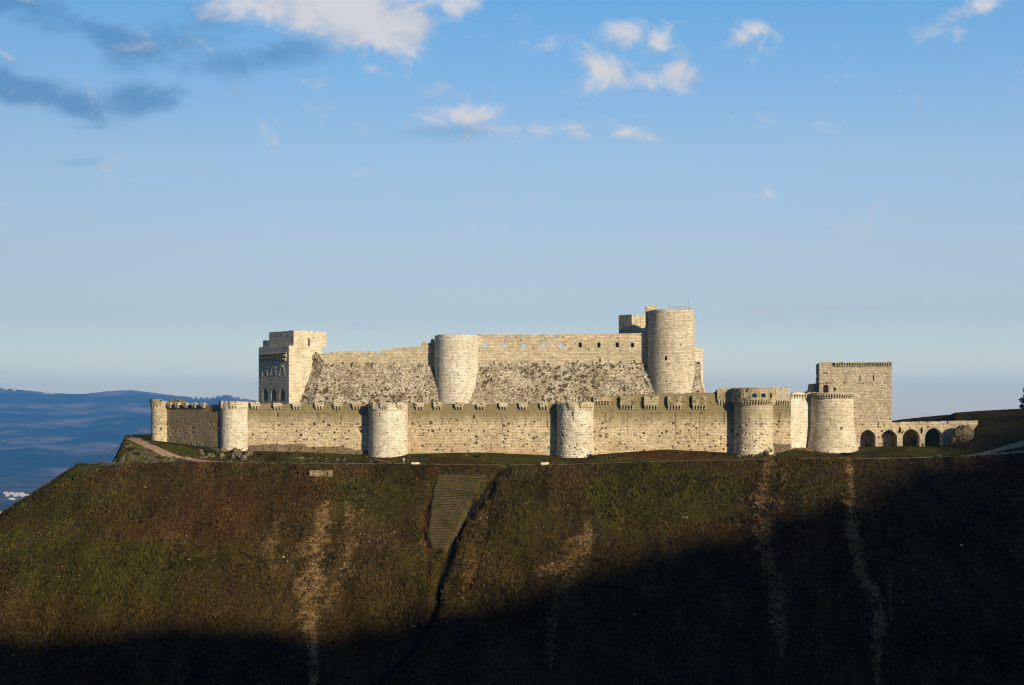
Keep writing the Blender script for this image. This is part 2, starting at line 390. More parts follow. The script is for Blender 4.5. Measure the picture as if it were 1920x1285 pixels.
M_outer = stone('outer_stone', LIME, LIME2, band=-.6, bandw=3.0, bandmax=.9, bandcol=(.20, .165, .08), redz=-10.5, spots=.8)
M_tower = stone('tower_stone', (.62, .555, .425), (.76, .70, .58), band=3.4, bandw=2.5, bandmax=.45, bandcol=(.30, .265, .17), spots=.6)
M_shade = stone('shade_darkened_wall_stone', (.22, .165, .085), (.32, .25, .14), band=-2.0, bandw=3, bandmax=.55, bandcol=(.2, .17, .085), spots=.6)  # darker outer stone: the receding wall's shade is put into its colour
M_talus = stone('talus_stone', (.52, .45, .33), (.64, .58, .465), veg_hole=(.05, .038, .016), patch=.5, olive=.65, spots=1.2, joint=.4, hothr=.51)
M_talus2 = stone('mossy_talus_stone', (.36, .31, .18), (.46, .4, .27), veg_hole=(.05, .045, .02), olive=.8, spots=.9, joint=.4)
M_inner = stone('inner_wall_stone', (.50, .425, .295), (.58, .50, .36), olive=.18, spots=.25, joint=.45)
M_round = stone('pale_round_tower_stone', (.60, .545, .43), (.74, .69, .585), spots=.35, joint=.4)
M_white = stone('pale_smooth_stone', (.62, .57, .46), (.72, .67, .56), spots=.12, joint=.3)
M_square = stone('grey_beige_stone', (.45, .375, .26), (.52, .445, .33), spots=.45, joint=.4)
M_greyface = stone('corner_tower_stone', (.59, .51, .375), (.66, .585, .45), spots=.25, joint=.3)
M_gallery = stone('lichen_gallery_stone', (.40, .345, .20), (.50, .43, .28), veg_hole=(.045, .04, .015), olive=.75, spots=.8)
M_plinth = stone('earthy_foundation_stone', (.13, .095, .05), (.20, .145, .08), olive=.4, spots=.5)
M_corbel = stone('corbel_stone', (.48, .41, .27), (.62, .55, .39), olive=.3, spots=.0)
M_rubble = stone('rubble_stone', (.27, .20, .10), (.38, .30, .16), olive=.7, spots=.7)
M_aq = stone('aqueduct_stone', (.47, .395, .255), (.58, .50, .35), olive=.25, spots=.45)

# ------------------------------------------------------------------ terrain heights
ROWX = [-400, 206, 235, 283, 330, 400, 470, 560, 690, 763, 900, 1045, 1113, 1250, 1375, 1450, 1482, 1520, 1560, 1610, 1700, 1760, 1790, 1830, 1870, 1920, 2300]
ROWS = {   # photo rows of the ground at these distances
    403: [878, 875, 873, 870, 868, 868, 869, 870, 870.5, 871, 873, 872, 870, 866, 864, 862, 861, 860.5, 860, 860.5, 860, 858, 857, 855.5, 853, 850, 845],
    407: [866, 870, 868, 866, 865.5, 866, 867, 868, 868.5, 869, 871, 870, 868, 864, 862, 860, 859, 859, 858.5, 859, 858, 856.5, 856, 853.5, 849, 845, 838],
    412: [877, 876, 828, 843, 856, 862, 858, 861, 863, 861, 860, 863, 862, 857, 859, 857, 855, 856, 857, 858, 851, 850.5, 851, 849, 841, 833, 820],
    419: [880, 877, 823, 829, 836, 846, 848, 849, 855, 853, 850, 857, 855, 844, 851, 853, 846, 849, 853, 853, 842, 841.5, 843, 838, 822, 808, 790],
    430: [886, 880, 819, 826, 832, 840, 842, 844, 848, 846, 844, 848, 846, 840, 845, 846, 838, 838, 838, 838, 837, 838, 833, 803, 797, 790, 770],
    460: [898, 890, 819, 824, 828, 834, 836, 838, 840, 838, 836, 838, 838, 836, 838, 838, 832, 832, 832, 832, 832, 822, 792, 782, 778, 775, 750],
    480: [906, 898, 819, 822, 826, 830, 832, 834, 835, 834, 832, 834, 834, 834, 834, 834, 830, 830, 828, 820, 800, 788, 774, 771, 769, 766, 745],
    560: [920, 915, 816, 818, 820, 822, 824, 824, 825, 824, 824, 824, 824, 824, 824, 824, 820, 820, 820, 812, 800, 792, 786, 782, 778, 775, 745]}
RY = sorted(ROWS)
def plateau(X, Y):
    px = 960 + X / Y * F; px = np.clip(px, -400, 2300); z = None
    tabs = [(H0 - np.interp(px, ROWX, ROWS[y])) / F * y for y in RY]
    z = tabs[0].copy()
    for k in range(len(RY) - 1):
        w = np.clip((Y - RY[k]) / (RY[k + 1] - RY[k]), 0, 1); z = z + w * (tabs[k + 1] - tabs[k])
    return z
POLY = np.array([(-114, 403), (-123, 407), (-133, 440), (-158, 520), (-160, 600), (100, 640), (600, 620), (1500, 560), (1500, 330), (900, 352), (500, 385), (230, 402.5)])
def sdf(X, Y, poly):
    d = np.full(X.shape, 1e12); inside = np.zeros(X.shape, bool); n = len(poly)
    for i in range(n):
        a = poly[i]; b = poly[(i + 1) % n]; e = b - a; wx = X - a[0]; wy = Y - a[1]
        k = np.clip((wx * e[0] + wy * e[1]) / (e @ e), 0, 1); d = np.minimum(d, (wx - e[0] * k) ** 2 + (wy - e[1] * k) ** 2)
        c1_ = (a[1] > Y) != (b[1] > Y)
        with np.errstate(divide='ignore', invalid='ignore'): xi = (b[0] - a[0]) * (Y - a[1]) / (b[1] - a[1]) + a[0]
        inside ^= c1_ & (X < xi)
    return np.where(inside, -1, 1) * np.sqrt(d)
def polydist(px, py, pts):
    """distance and position along a polyline"""
    d = np.full(np.shape(px), 1e9); s_ = np.zeros(np.shape(px)); L = 0
    pts = np.array(pts, float)
    for a, b in zip(pts[:-1], pts[1:]):
        e = b - a; l = np.linalg.norm(e); k = np.clip(((px - a[0]) * e[0] + (py - a[1]) * e[1]) / (l * l), 0, 1)
        q = np.hypot(px - a[0] - e[0] * k, py - a[1] - e[1] * k); s_ = np.where(q < d, L + k * l, s_); d = np.minimum(d, q); L += l
    return d, s_
SLOPE = .665
PLAIN = -320.0
SHADE = [(0, 1180, 0), (250, 1172, 0), (500, 1176, 0), (700, 1165, 0), (830, 1135, 0), (960, 1100, 0), (1080, 1062, 0), (1200, 1028, 0), (1340, 992, 0), (1480, 958, 0), (1600, 934, 0), (1640, 878, 0), (1700, 866, 0), (1765, 861, 0), (1790, 848, 410), (1836, 808, 424), (1868, 785, 448), (1920, 769, 476), (2050, 762, 480)]
def _crest():
    out = []
    for px, py, Y in SHADE:
        if not Y: Y = min(403.0, (13.2 + SLOPE * 403) / (SLOPE + (py - H0) / F))
        x, z = X_(px, Y), Z_(py, Y); th = (Y + 150.0) / math.cos(R(SUN_AZ)); out.append((x + th * math.sin(R(SUN_AZ)), z + th * math.tan(R(SUN_EL))))
    out = sorted(out); x0, z0 = out[0]; x1, z1 = out[-1]
    return np.array([(x0 - 3000, 20), (x0 - 1100, 60), (x0 - 400, z0 - 14), (x0 - 60, z0 - 1)] + out + [(x1 + 120, z1 + 8), (x1 + 260, z1 - 50), (x1 + 700, 40), (x1 + 1900, -70), (x1 + 5400, -170)])
CREST = _crest()
def crest(X): return np.interp(X, CREST[:, 0], CREST[:, 1]) + 3.2 * fbm(X * .045, X * 0 + 3.3, o=4, g=.65) + 1.2 * vn(X * .4, X * 0)
GULLY = [(965, 871), (945, 884), (930, 896), (918, 912), (890, 950), (862, 985), (852, 1010), (838, 1055), (822, 1100), (820, 1130), (800, 1185), (762, 1235), (705, 1285), (640, 1340)]
def height(X, Y, detail=True):
    X = np.asarray(X, float); Y = np.asarray(Y, float)
    d = sdf(X, Y, POLY)
    Xc = np.clip(X, -170, 900); Yc = np.clip(Y, 403, 560)
    zin = plateau(Xc, Yc)
    dd = np.maximum(d, 0) * SLOPE; soft = 1.2
    drop = np.where(d > -4, np.log1p(np.exp(np.clip((d) / soft, -30, 30))) * soft * SLOPE * (d < 30) + dd * (d >= 30), 0) - .0
    drop = np.where(d < -1.0, drop * .25, drop)
    dr = np.maximum(d, 0)
    spur = zin - np.where(d > -1, np.sqrt(dr * dr * SLOPE * SLOPE + .3) - .55 , 0)
    # gentle rills and swells on the slope
    if detail:
        f = sst(d, 0, 12)
        spur = spur + f * (1.4 * fbm(X * .035, Y * .012 + 4, o=3) + .35 * fbm(X * .22, Y * .09, o=3)) + .16 * fbm(X * .6, Y * .6, o=3) * sst(d, -14, 2) + .06 * fbm(X * 2.1, Y * 2.1, o=2)
        spur = spur + sst(d, 0, 3) * .22 * np.abs(vn(X * .9, Y * .5))
    if detail:
        pxb = 960 + X / np.maximum(Y, 1) * F; rk = sst(pxb, 150, 205) * sst(pxb, 400, 330) * ((Y > 404.5) & (Y < 413)) 
        spur = spur + rk * (.9 * np.abs(vn(X * .5, Y * .7)) + .5 * np.abs(vn(X * 1.3, Y * 1.6)) - .4) * sst(Y, 404.5, 406.5) * sst(Y, 413, 410.5)
    floor = PLAIN + 6 * fbm(X * .002, Y * .002, o=3)
    # ridge on the camera's side, behind and to the right of it; its crest throws the evening shade onto the slope
    cr = crest(X); ya = -150.0
    dist = np.abs(Y - ya)
    ridge = cr - np.where(Y > ya, .72 * dist, .25 * dist)
    cz = -3.0 - .55 * np.maximum(np.hypot(X, np.maximum(Y, 0) * 1.15) - 4, 0) * np.where(Y > 0, 1, .0) - np.where(Y <= 0, .04, 0) * np.abs(X)
    ridge2 = np.where((Y > -150) & (np.abs(X) < 150) & (Y < 200), np.minimum(np.maximum(ridge, cz), np.where(Y > -60, cz, 1e9)), ridge)
    z = np.maximum(np.maximum(spur, ridge2), floor)
    if detail:
        px = 960 + X / np.maximum(Y, 1) * F; py = H0 - z / np.maximum(Y, 1) * F
        near = (Y > 315) & (Y < 412) & (np.abs(X) < 200)
        if near.any():
            g, s_ = polydist(px[near], py[near], GULLY); wv = 8.5 + 2.5 * vn(s_ * .05, s_ * 0) + 1.5 * vn(s_ * .3, s_ * 0)
            z[near] -= 2.3 * np.exp(-(g / wv) ** 2) * sst(s_, 2, 25)
            g2, s2 = polydist(px[near], py[near], [(800, 950), (792, 1000), (803, 1040), (802, 1090)]); z[near] -= .5 * np.exp(-(g2 / 5) ** 2)
            g3, s3 = polydist(px[near], py[near], [(925, 905), (914, 1000), (902, 1050), (878, 1100)]); z[near] -= .4 * np.exp(-(g3 / 4) ** 2)
    return z
def lines(segs):
    out = []
    for a, b, st in segs: out.append(np.arange(a, b, st))
    return np.unique(np.round(np.concatenate(out), 4))
gx = lines([(-230, 215, .42), (215, 720, 4), (720, 1600, 25), (-700, -230, 8), (-1600, -700, 50)])
gx = np.concatenate([-np.geomspace(1650, 60000, 26)[::-1], gx, np.geomspace(1650, 60000, 26)])
gy = lines([(322, 432, .42), (432, 500, 1.2), (500, 700, 6), (700, 2500, 45), (180, 322, 3), (-260, 180, 6), (-1200, -260, 30)])
gy = np.concatenate([-np.geomspace(1300, 60000, 20)[::-1], gy, np.geomspace(2600, 80000, 30)])
GX, GY = np.meshgrid(gx, gy, indexing='ij'); GX = GX.ravel(); GY = GY.ravel()
GZ = height(GX, GY)
PX = 960 + GX / np.maximum(GY, 1) * F; PYr = H0 - GZ / np.maximum(GY, 1) * F
vis = (GY > 300) & (GY < 600)
def streak(pts, w, ragg=.7, seed=0):
    d, s_ = polydist(PX + 9 * fbm(GX * .06 + seed, GZ * .06, o=3), PYr, pts); ww = np.interp(s_, np.linspace(0, s_[vis].max() + 1, len(w)), w)
    n = fbm(GX * .35 + seed, GY * .35, o=4) * ragg + fbm(GX * 1.3 + seed, GY * 1.3, o=2) * .35
    return np.where(vis, sst(1.0 - d / ww + n, -.15, .75), 0)
def area(cx_, cy_, rx, ry, seed=0, rag=.8):
    r = np.hypot((PX - cx_) / rx, (PYr - cy_) / ry); n = fbm(GX * .12 + seed, GY * .12, o=4) * rag
    return np.where(vis, sst(1.0 - r + n, -.2, .5), 0)
mx = np.maximum
scree = 1.0 * mx.reduce([streak([(605, 950), (600, 985), (585, 1050), (582, 1110), (584, 1180), (588, 1285)], [16, 28, 40, 26, 12, 9]),
                   streak([(655, 950), (660, 1010), (640, 1070), (615, 1130)], [14, 22, 28, 18], seed=4) * .6, streak([(600, 1110), (640, 1090), (700, 1105)], [10, 6, 2], seed=2) * .5,
                   streak([(520, 970), (505, 1030), (508, 1075)], [12, 22, 14], seed=3) * .55, streak([(1100, 990), (1085, 1035), (1050, 1060), (1015, 1070)], [14, 28, 24, 14], seed=5) * .75,
                   streak([(1085, 1030), (1075, 1080), (1040, 1150), (1030, 1230)], [18, 24, 14, 9], seed=6) * .5, streak([(1440, 862), (1430, 950), (1440, 1050), (1455, 1110), (1465, 1230)], [12, 22, 26, 18, 8], seed=7) * .75,
                   streak([(1470, 875), (1465, 960)], [6, 6], seed=7) * .5, streak([(1588, 865), (1590, 930), (1598, 1000), (1610, 1060), (1645, 1130), (1650, 1200), (1645, 1285)], [8, 15, 17, 18, 17, 14, 10], seed=8) * .9,
                   streak([(1665, 950), (1668, 1080), (1672, 1160)], [3, 6, 5], seed=9) * .5, streak([(1510, 930), (1512, 1060)], [4, 8], seed=10) * .4,
                   streak([(905, 960), (885, 1050), (870, 1120)], [8, 12, 14], seed=12) * .45, area(340, 1020, 60, 30, 11) * .35, area(690, 1000, 60, 60, 14) * .3])
green = .78 * mx.reduce([area(700, 950, 120, 60, 1) * .8, area(1270, 930, 200, 75, 2), area(190, 1070, 210, 80, 3) * .95, area(130, 950, 150, 60, 4) * .95, area(800, 1060, 60, 50, 33) * .6, area(960, 960, 60, 100, 6) * .55, area(860, 905, 60, 14, 7),
                   area(450, 1040, 80, 30, 8) * .45, streak([(550, 872), (470, 884), (400, 895), (240, 930), (170, 960)], [2, 5, 7, 9, 9], .4, 5) * .9, area(110, 1068, 70, 12, 9) * .9, np.where((GY > 403) & vis, .95 * sst(fbm(GX * .1, GY * .25, o=4), -.25, .25), 0),
                   area(1480, 900, 60, 40, 12) * .6])
red = mx.reduce([area(400, 960, 190, 70, 21) * .6, area(1420, 1000, 220, 45, 22) * .6, streak([(370, 930), (365, 960), (358, 1010)], [8, 9, 8], .3, 23), streak([(800, 945), (793, 985), (800, 1040), (803, 1100)], [6, 6, 5, 5], .3, 24),
                 streak([(925, 900), (915, 1000), (900, 1050), (880, 1095)], [2, 4, 4, 3], .5, 25) * .8, area(1250, 853, 130, 8, 26, .2) * np.where(GY > 408, 1, 0), area(1080, 900, 40, 30, 27) * .6, area(1880, 885, 60, 20, 28), area(1400, 870, 120, 40, 29) * .3,
                 streak([(90, 925), (200, 895), (260, 870)], [5, 8, 4], .5, 30) * .6, streak([(815, 872), (812, 905)], [4, 5], .4, 31), area(590, 925, 60, 40, 32) * .5])
gd, gs = polydist(PX, PYr, GULLY)
soil = np.where(vis, np.exp(-(gd / (5.5 + 2 * vn(gs * .15, gs * 0))) ** 4) * sst(gs, 2, 30), 0)
mask = np.stack([scree, green, red, soil], 1)
rockm = np.where(vis & (GY > 404) & (GY < 412.5) & (PX > 190), sst(PX, 400, 300) * sst(fbm(GX * .5, GY * .5 + GZ * .3, o=3), -.35, .1), 0) + np.where(vis & (GY > 412) & (PX > 196) & (PX < 240), sst(PX, 240, 232), 0)
me = npmesh('ground', np.stack([GX, GY, GZ], 1), [grid_quads(len(gx), len(gy))[:, ::-1]], None, {'mask': mask, 'rock': rockm})
m_, t, b = mat('ground_cover')
P = t.node('ShaderNodeNewGeometry').outputs['Position']; mk = t.attr('mask'); mr, mg, mb_ = t.xyz(t.attr('mask').outputs['Vector'])
n1 = t.noise(P, .05, 5, .6); n2 = t.noise(P, .5, 5, .7); n3 = t.noise(P, 3.0, 4, .7)
c = t.mix(t.ss(n1, .38, .62), (.040, .027, .0085), (.060, .037, .0115)); c = t.mix(t.ss(n2, .4, .65, 0, .8), c, (.024, .022, .004))
n6 = t.noise(t.scale(P, (.30, .05, .05)), 1.0, 5, .65); c = t.mix(t.ss(n6, .5, .68, 0, .8), c, (.075, .052, .018)); c = t.mix(t.ss(n6, .46, .34, 0, .8), c, (.012, .011, .002))
lush = t.m('MULTIPLY', t.ss(t.xyz(P)[1], 403.2, 405), t.ss(t.xyz(P)[0], 136, 124))
c = t.mix(t.m('MULTIPLY', mg, t.ss(n2, .25, .6)), c, t.mix(lush, t.mix(n3, (.036, .040, .0035), (.060, .062, .006)), t.mix(n3, (.045, .062, .008), (.075, .088, .014))))
c = t.mix(t.m('MULTIPLY', mb_, .8), c, t.mix(n3, (.055, .022, .007), (.085, .038, .011)))
c = t.mix(t.ss(n3, .56, .72, 0, .6), c, (.09, .065, .024)); c = t.mix(t.ss(n3, .46, .3, 0, .75), c, (.010, .008, .0025))
sp = t.m('MULTIPLY', mr, t.m('MULTIPLY', t.ss(n3, .36, .60), t.ss(n2, .32, .58))); c = t.mix(sp, c, t.mix(n2, (.19, .11, .04), (.40, .26, .125)))
c = t.mix(mk.outputs['Alpha'], c, (.008, .006, .004))
c = t.mix(t.m('MULTIPLY', t.attr('rock').outputs['Fac'], .85), c, t.mix(t.ss(n3, .4, .6), (.035, .030, .018), (.15, .125, .085)))
# farther land: plain in fields
z = t.xyz(P)[2]; far = t.ss(t.xyz(P)[1], 700, 1500)
fl = t.noise(t.scale(P, (.0012, .004, 1)), 1.0, 5, .6)
cf = t.mix(t.ss(fl, .4, .6), (.035, .04, .025), (.13, .10, .065)); cf = t.mix(t.ss(t.noise(t.scale(P, (.004, .012, 1)), 1.0, 4, .7), .5, .62, 0, .8), cf, (.025, .035, .018))
c = t.mix(far, c, cf)
t.put(b.inputs['Base Color'], c); t.put(b.inputs['Normal'], t.bump(t.m('ADD', t.m('MULTIPLY', n2, 1.2), t.m('MULTIPLY', n3, .5)), .9, .5)); b.inputs['Specular IOR Level'].default_value = 0
ground = link('ground', me, None, m_); tag(ground, kind='structure')
def hz(X, Y): return float(height(np.array([X]), np.array([Y]))[0])

# ------------------------------------------------------------------ far hills
rid = prof([(-400, 715), (-60, 722), (0, 727), (50, 732), (100, 737), (150, 739), (175, 737), (195, 734), (245, 731), (285, 736), (330, 742), (365, 745), (400, 745), (408, 742), (425, 740.5), (440, 743), (455, 747), (480, 751), (600, 765), (800, 783), (1000, 796), (1300, 806)])
def hills_mesh():
    ny = 150; pxs = np.linspace(-420, 1250, 420); q = np.linspace(0, 1, ny); YY = 7600 + (17000 - 7600) * q
    PXg, Yg = np.meshgrid(pxs, YY, indexing='ij'); Yr = 14000.0
    top = (H0 - rid(PXg)) / F * Yr
    sh = np.clip((Yg - 7600) / (Yr - 7600), 0, 1); s2_ = sh ** 1.25
    Xg = (PXg - 960) / F * Yg
    nn = 75 * fbm(Xg * .0010, Yg * .0007, o=5) * np.sin(np.pi * np.clip(sh, 0, 1)) + 12 * fbm(Xg * .006, Yg * .006, o=3) * np.sin(np.pi * sh)
    Zg = PLAIN - 14 + (top - PLAIN + 14) * s2_ + nn
    Zg += 5 * np.abs(vn(PXg * .35, PXg * 0)) * np.exp(-((Yg - Yr) / 350) ** 2) * .5
    back = np.clip((Yg - Yr) / 2800, 0, 1); Zg = Zg * (1 - back) + (PLAIN - 20) * back
    return npmesh('hills', np.stack([Xg.ravel(), Yg.ravel(), Zg.ravel()], 1), [grid_quads(420, ny)], smooth=True)
m_, t, b = mat('hillside'); P = t.node('ShaderNodeNewGeometry').outputs['Position']
a1 = t.noise(t.scale(P, (.00075, .0009, .004)), 1, 6, .6); a2 = t.noise(t.scale(P, (.0035, .003, .012)), 1, 5, .65)
c = t.mix(t.ss(a1, .44, .6), (.003, .013, .010), (.26, .17, .13)); c = t.mix(t.ss(a2, .45, .62, 0, .7), c, (.004, .014, .010)); c = t.mix(t.ss(a2, .42, .3, 0, .5), c, (.30, .22, .17))
t.put(b.inputs['Base Color'], c); b.inputs['Specular IOR Level'].default_value = 0
tag(link('hills', hills_mesh(), None, m_), kind='structure')

# ------------------------------------------------------------------ haze
bm = bmesh.new(); bmesh.ops.create_cube(bm, size=1)
for v_ in bm.verts: v_.co = Vector((v_.co.x * 16000 - 1200, 8700 + v_.co.y * 17900, (v_.co.z + .5) * 800 - 360))
me = bpy.data.meshes.new('haze'); bm.to_mesh(me); bm.free()
m_ = bpy.data.materials.new('haze'); m_.use_nodes = True; m_.node_tree.nodes.clear(); t = NT(m_.node_tree)
vol = t.node('ShaderNodeVolumePrincipled'); vol.inputs['Color'].default_value = (.12, .42, 1.0, 1); vol.inputs['Density'].default_value = 6.6e-5; vol.inputs['Anisotropy'].default_value = 0.0
mo = t.node('ShaderNodeOutputMaterial'); t.l.new(vol.outputs[0], mo.inputs['Volume'])
HAZE = True
if HAZE: tag(link('haze', me, None, m_), kind='stuff')

# ------------------------------------------------------------------ paths
def drape(name, pts, widths, m, lift=.07, step=.5, label=None):
    """pts: (px, Y) of the centre line"""
    P3 = np.array([(X_(p, y), y) for p, y in pts]); seg = np.sqrt((np.diff(P3, axis=0) ** 2).sum(1)); cum = np.concatenate([[0], np.cumsum(seg)])
    q = np.arange(0, cum[-1], step); x = np.interp(q, cum, P3[:, 0]); y = np.interp(q, cum, P3[:, 1])
    k = np.ones(9) / 9; xs = np.convolve(np.pad(x, 4, 'edge'), k, 'valid'); ys_ = np.convolve(np.pad(y, 4, 'edge'), k, 'valid')
    tx = np.gradient(xs); ty = np.gradient(ys_); l = np.hypot(tx, ty); nx, ny_ = -ty / l, tx / l
    w = np.interp(q, cum, widths); w = w * (1 + .12 * vn(q * .4, q * 0))
    V = []; ks = np.linspace(-.5, .5, 9)
    for a in ks:
        xx = xs + nx * w * a; yy = ys_ + ny_ * w * a; V.append(np.stack([xx, yy, height(xx, yy) + lift + .05 * (1 - (2 * a) ** 2) - .05 * (abs(a) > .49)], 1))
    G = np.stack(V, 1).reshape(-1, 3)
    me = npmesh(name, G, [grid_quads(len(q), 9)], smooth=True); o = link(name, me, None, m); return tag(o, kind='structure')
m_path, t, b = mat('path_gravel'); P = t.node('ShaderNodeNewGeometry').outputs['Position']; n2 = t.noise(P, .8, 5, .7); n3 = t.noise(P, 6, 3, .7)
t.put(b.inputs['Base Color'], t.mix(t.ss(n2, .35, .65), (.25, .155, .10), (.33, .225, .155))); t.put(b.inputs['Normal'], t.bump(n3, .6, .1))
m_trail, t, b = mat('trail_gravel'); P = t.node('ShaderNodeNewGeometry').outputs['Position']; n2 = t.noise(P, .8, 5, .7)
t.put(b.inputs['Base Color'], t.mix(t.ss(n2, .35, .65), (.10, .08, .035), (.18, .14, .075)))
drape('path', [(262, 431), (251, 426), (251, 420), (268, 415.5), (300, 412.8), (345, 410), (390, 407.5), (430, 405.5)], [3.2, 3.6, 4.2, 4.4, 4.0, 3.6, 3.0, 1.2], m_path)
drape('path', [(420, 404.8), (600, 404.3), (760, 404.2), (960, 404), (1150, 404), (1400, 404.2), (1600, 404.2), (1700, 404.4)], [1.6, 1.2, 1.4, 1.3, 1.4, 1.5, 1.8, 2.4], m_trail)
m_road, t, b = mat('road_asphalt'); P = t.node('ShaderNodeNewGeometry').outputs['Position']; n2 = t.noise(P, .8, 5, .7)
t.put(b.inputs['Base Color'], t.mix(t.ss(n2, .35, .65), (.17, .14, .105), (.25, .21, .16)))
drape('road', [(1560, 404.2), (1700, 404.4), (1800, 404.6), (1920, 405), (2050, 405)], [1.8, 2.6, 3.2, 3.6, 3.6], m_road)
drape('road', [(1790, 405.4), (1840, 408), (1880, 410.8), (1925, 412.5), (2050, 416)], [2.0, 3.6, 3.4, 3.2, 3.2], m_road)
drape('path', [(762, 404.6), (735, 407), (715, 410.5), (700, 413.5)], [1.2, 1.4, 1.6, 1.2], m_trail)

# ================================================================== the castle
def zrow(row):                      # photo row (number, or prof of px) -> height at the wall's own distance
    f = row if callable(row) else (lambda px: np.full(np.shape(px), float(row)))
    return lambda q, px, Y: (H0 - f(px)) / F * Y
def down(n=3.0):                    # foot of a wall, some metres under the soil
    def f(q, px, Y): return height(px * 0 + (px - 960) / F * Y, Y, False) - n
    return f
def lvl(v_): return lambda q, px, Y: np.full(np.shape(q), float(v_))
def facing(path, px):
    s_ = path.s_at(px); P_, N_ = path.at(s_); n = N_[0] / np.linalg.norm(N_[0]); d = np.array([-n[1], n[0]]); return P_[0], d, n
CORB = {}
def corbel_mesh(w=.42, dep=.75, h=.8):
    k = (w, dep, h)
    if k not in CORB:
        mb = MB(); mb.box((0, 0, h * .5), (1, 0), (0, -1), w, dep + .25, h * .5); mb.box((0, dep * .42, 0), (1, 0), (0, -1), w * .96, dep * .58 + .25, h * .5 - .003)
        CORB[k] = mb.mesh('corbel', bevel=.05); CORB[k].materials.append(M_corbel)
    return CORB[k]
def corbels(parent, spots, w=.42, dep=.75, h=.8):
    """spots: ((x,y), outward normal, z of the corbel's top)"""
    for (x, y), n, z in spots:
        o = bpy.data.objects.new('corbel', corbel_mesh(w, dep, h)); COL.objects.link(o); o.parent = parent
        j = random.uniform(-.04, .04)
        o.matrix_world = Matrix.Translation((x + n[0] * dep, y + n[1] * dep, z - h + j)) @ Matrix.Rotation(math.atan2(n[0], -n[1]), 4, 'Z') @ Matrix.Diagonal((random.uniform(.9, 1.1), 1, random.uniform(.85, 1.05), 1))
def machicolation(parent, path, px0, px1, row0, row1, proj=.8, n=4, m=None, ch=.8, gap=True, cw=.42):
    """projecting box between px0 and px1, rows row0 (top) to row1 (bottom of the box), corbels under it"""
    m = m or M_corbel
    s0, s1 = path.s_at(px0), path.s_at(px1); P_, d, n_ = facing(path, (px0 + px1) / 2); w = s1 - s0; Y = P_[1]; z1 = Z_(row0, Y); z0 = Z_(row1, Y)
    mb = MB(); me = None
    sub = Path([P_ + n_ * proj - d * w / 2, P_ + n_ * proj + d * w / 2])
    me = wall_mesh('machicolation_box', sub, lambda q, p, y: np.full(q.shape, z1) + .12 * vn(q * 2, q * 0 + px0), lvl(z0), proj + .35, .2, kind='gallery', seed=int(px0))
    o = link('machicolation_box', me, parent, m)
    sp = []
    for i in range(n):
        a = -.5 + (i + .5) / n; c_ = P_ + d * w * a; sp.append(((c_[0], c_[1]), n_, z0 + .01))
    corbels(o, sp, cw, proj, ch)
    return o
def slits(mb, path, lst, depth=.9):
    for px, r0, r1, w in lst:
        P_, d, n_ = facing(path, px); Y = P_[1]; z0, z1 = Z_(r1, Y), Z_(r0, Y)
        mb.box((P_[0] + n_[0] * .8, P_[1] + n_[1] * .8, z0), d, n_, w, depth + .8, z1 - z0)
    return mb
def tower_slits(mb, c, r, lst, depth=1.0):
    for px, r0, r1, w in lst:
        x = X_(px, c[1] - r * .8); dx_ = np.clip((x - c[0]) / r, -.95, .95); n_ = np.array([dx_, -math.sqrt(1 - dx_ * dx_)]); d = np.array([-n_[1], n_[0]]); p = np.array(c) + n_ * r; Y = p[1]
        mb.box((p[0] + n_[0] * .8, p[1] + n_[1] * .8, Z_(r1, Y)), d, n_, w, depth + .8, Z_(r0, Y) - Z_(r1, Y))
    return mb
def ring(c, r, a0, a1, n, z):       # spots round a tower, angle measured from the camera side, to the right
    out = []
    for i in range(n):
        a = R(a0 + (a1 - a0) * i / max(1, n - 1)); nn = np.array([math.sin(a), -math.cos(a)]); out.append(((c[0] + nn[0] * r, c[1] + nn[1] * r), nn, z))
    return out
def arcbox(name, c, r, a0, a1, z0, z1, proj, parent, m, seed=0):
    """curved projecting box on a tower"""
    pts = [(c[0] + (r + proj) * math.sin(R(a)), c[1] - (r + proj) * math.cos(R(a))) for a in np.linspace(a0, a1, 7)]
    me = wall_mesh(name, Path(pts), lvl(z1), lvl(z0), proj + .4, .2, kind='gallery', seed=seed)
    return link(name, me, parent, m)

# ---------- outer enclosure: curtain walls, left to right
def curtain(name, label, pts, top, m, thick=3.2, cuts=None, seed=0, kind='wall', ragged=.22, bot=None, out=None, cat='castle wall', foot=3.0, step=.25):
    path = Path(pts, step); root = thing(name, label, cat, (pts[0][0], pts[0][1], hz(*pts[0])))
    o = link('masonry', wall_mesh('masonry', path, zrow(top), bot or down(foot), thick, step, seed=seed, kind=kind, ragged=ragged, out=out), root, m)
    if cuts: mb = MB(); slits(mb, path, cuts); cut(o, mb)
    return root, path, o
def W(px, Y): return (X_(px, Y), Y)
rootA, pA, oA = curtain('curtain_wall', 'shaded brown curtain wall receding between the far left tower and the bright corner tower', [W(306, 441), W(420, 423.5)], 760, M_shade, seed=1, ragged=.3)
for i, p in enumerate((320, 334, 350, 366, 382)): machicolation(rootA, pA, p - 3.5, p + 3.5, 755.5 - random.random(), 760.5, .8, 2, ch=.8)
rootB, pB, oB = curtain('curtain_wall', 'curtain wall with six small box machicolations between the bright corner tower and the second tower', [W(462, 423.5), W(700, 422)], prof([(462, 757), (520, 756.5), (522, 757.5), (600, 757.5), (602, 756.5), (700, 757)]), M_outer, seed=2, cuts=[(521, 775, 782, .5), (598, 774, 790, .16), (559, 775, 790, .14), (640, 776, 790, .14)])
for p in (479, 521, 557, 599, 634, 669): machicolation(rootB, pB, p - 8, p + 8, 755 + random.uniform(-1.3, 1.3), 762.5, .85, 3, ch=.85)
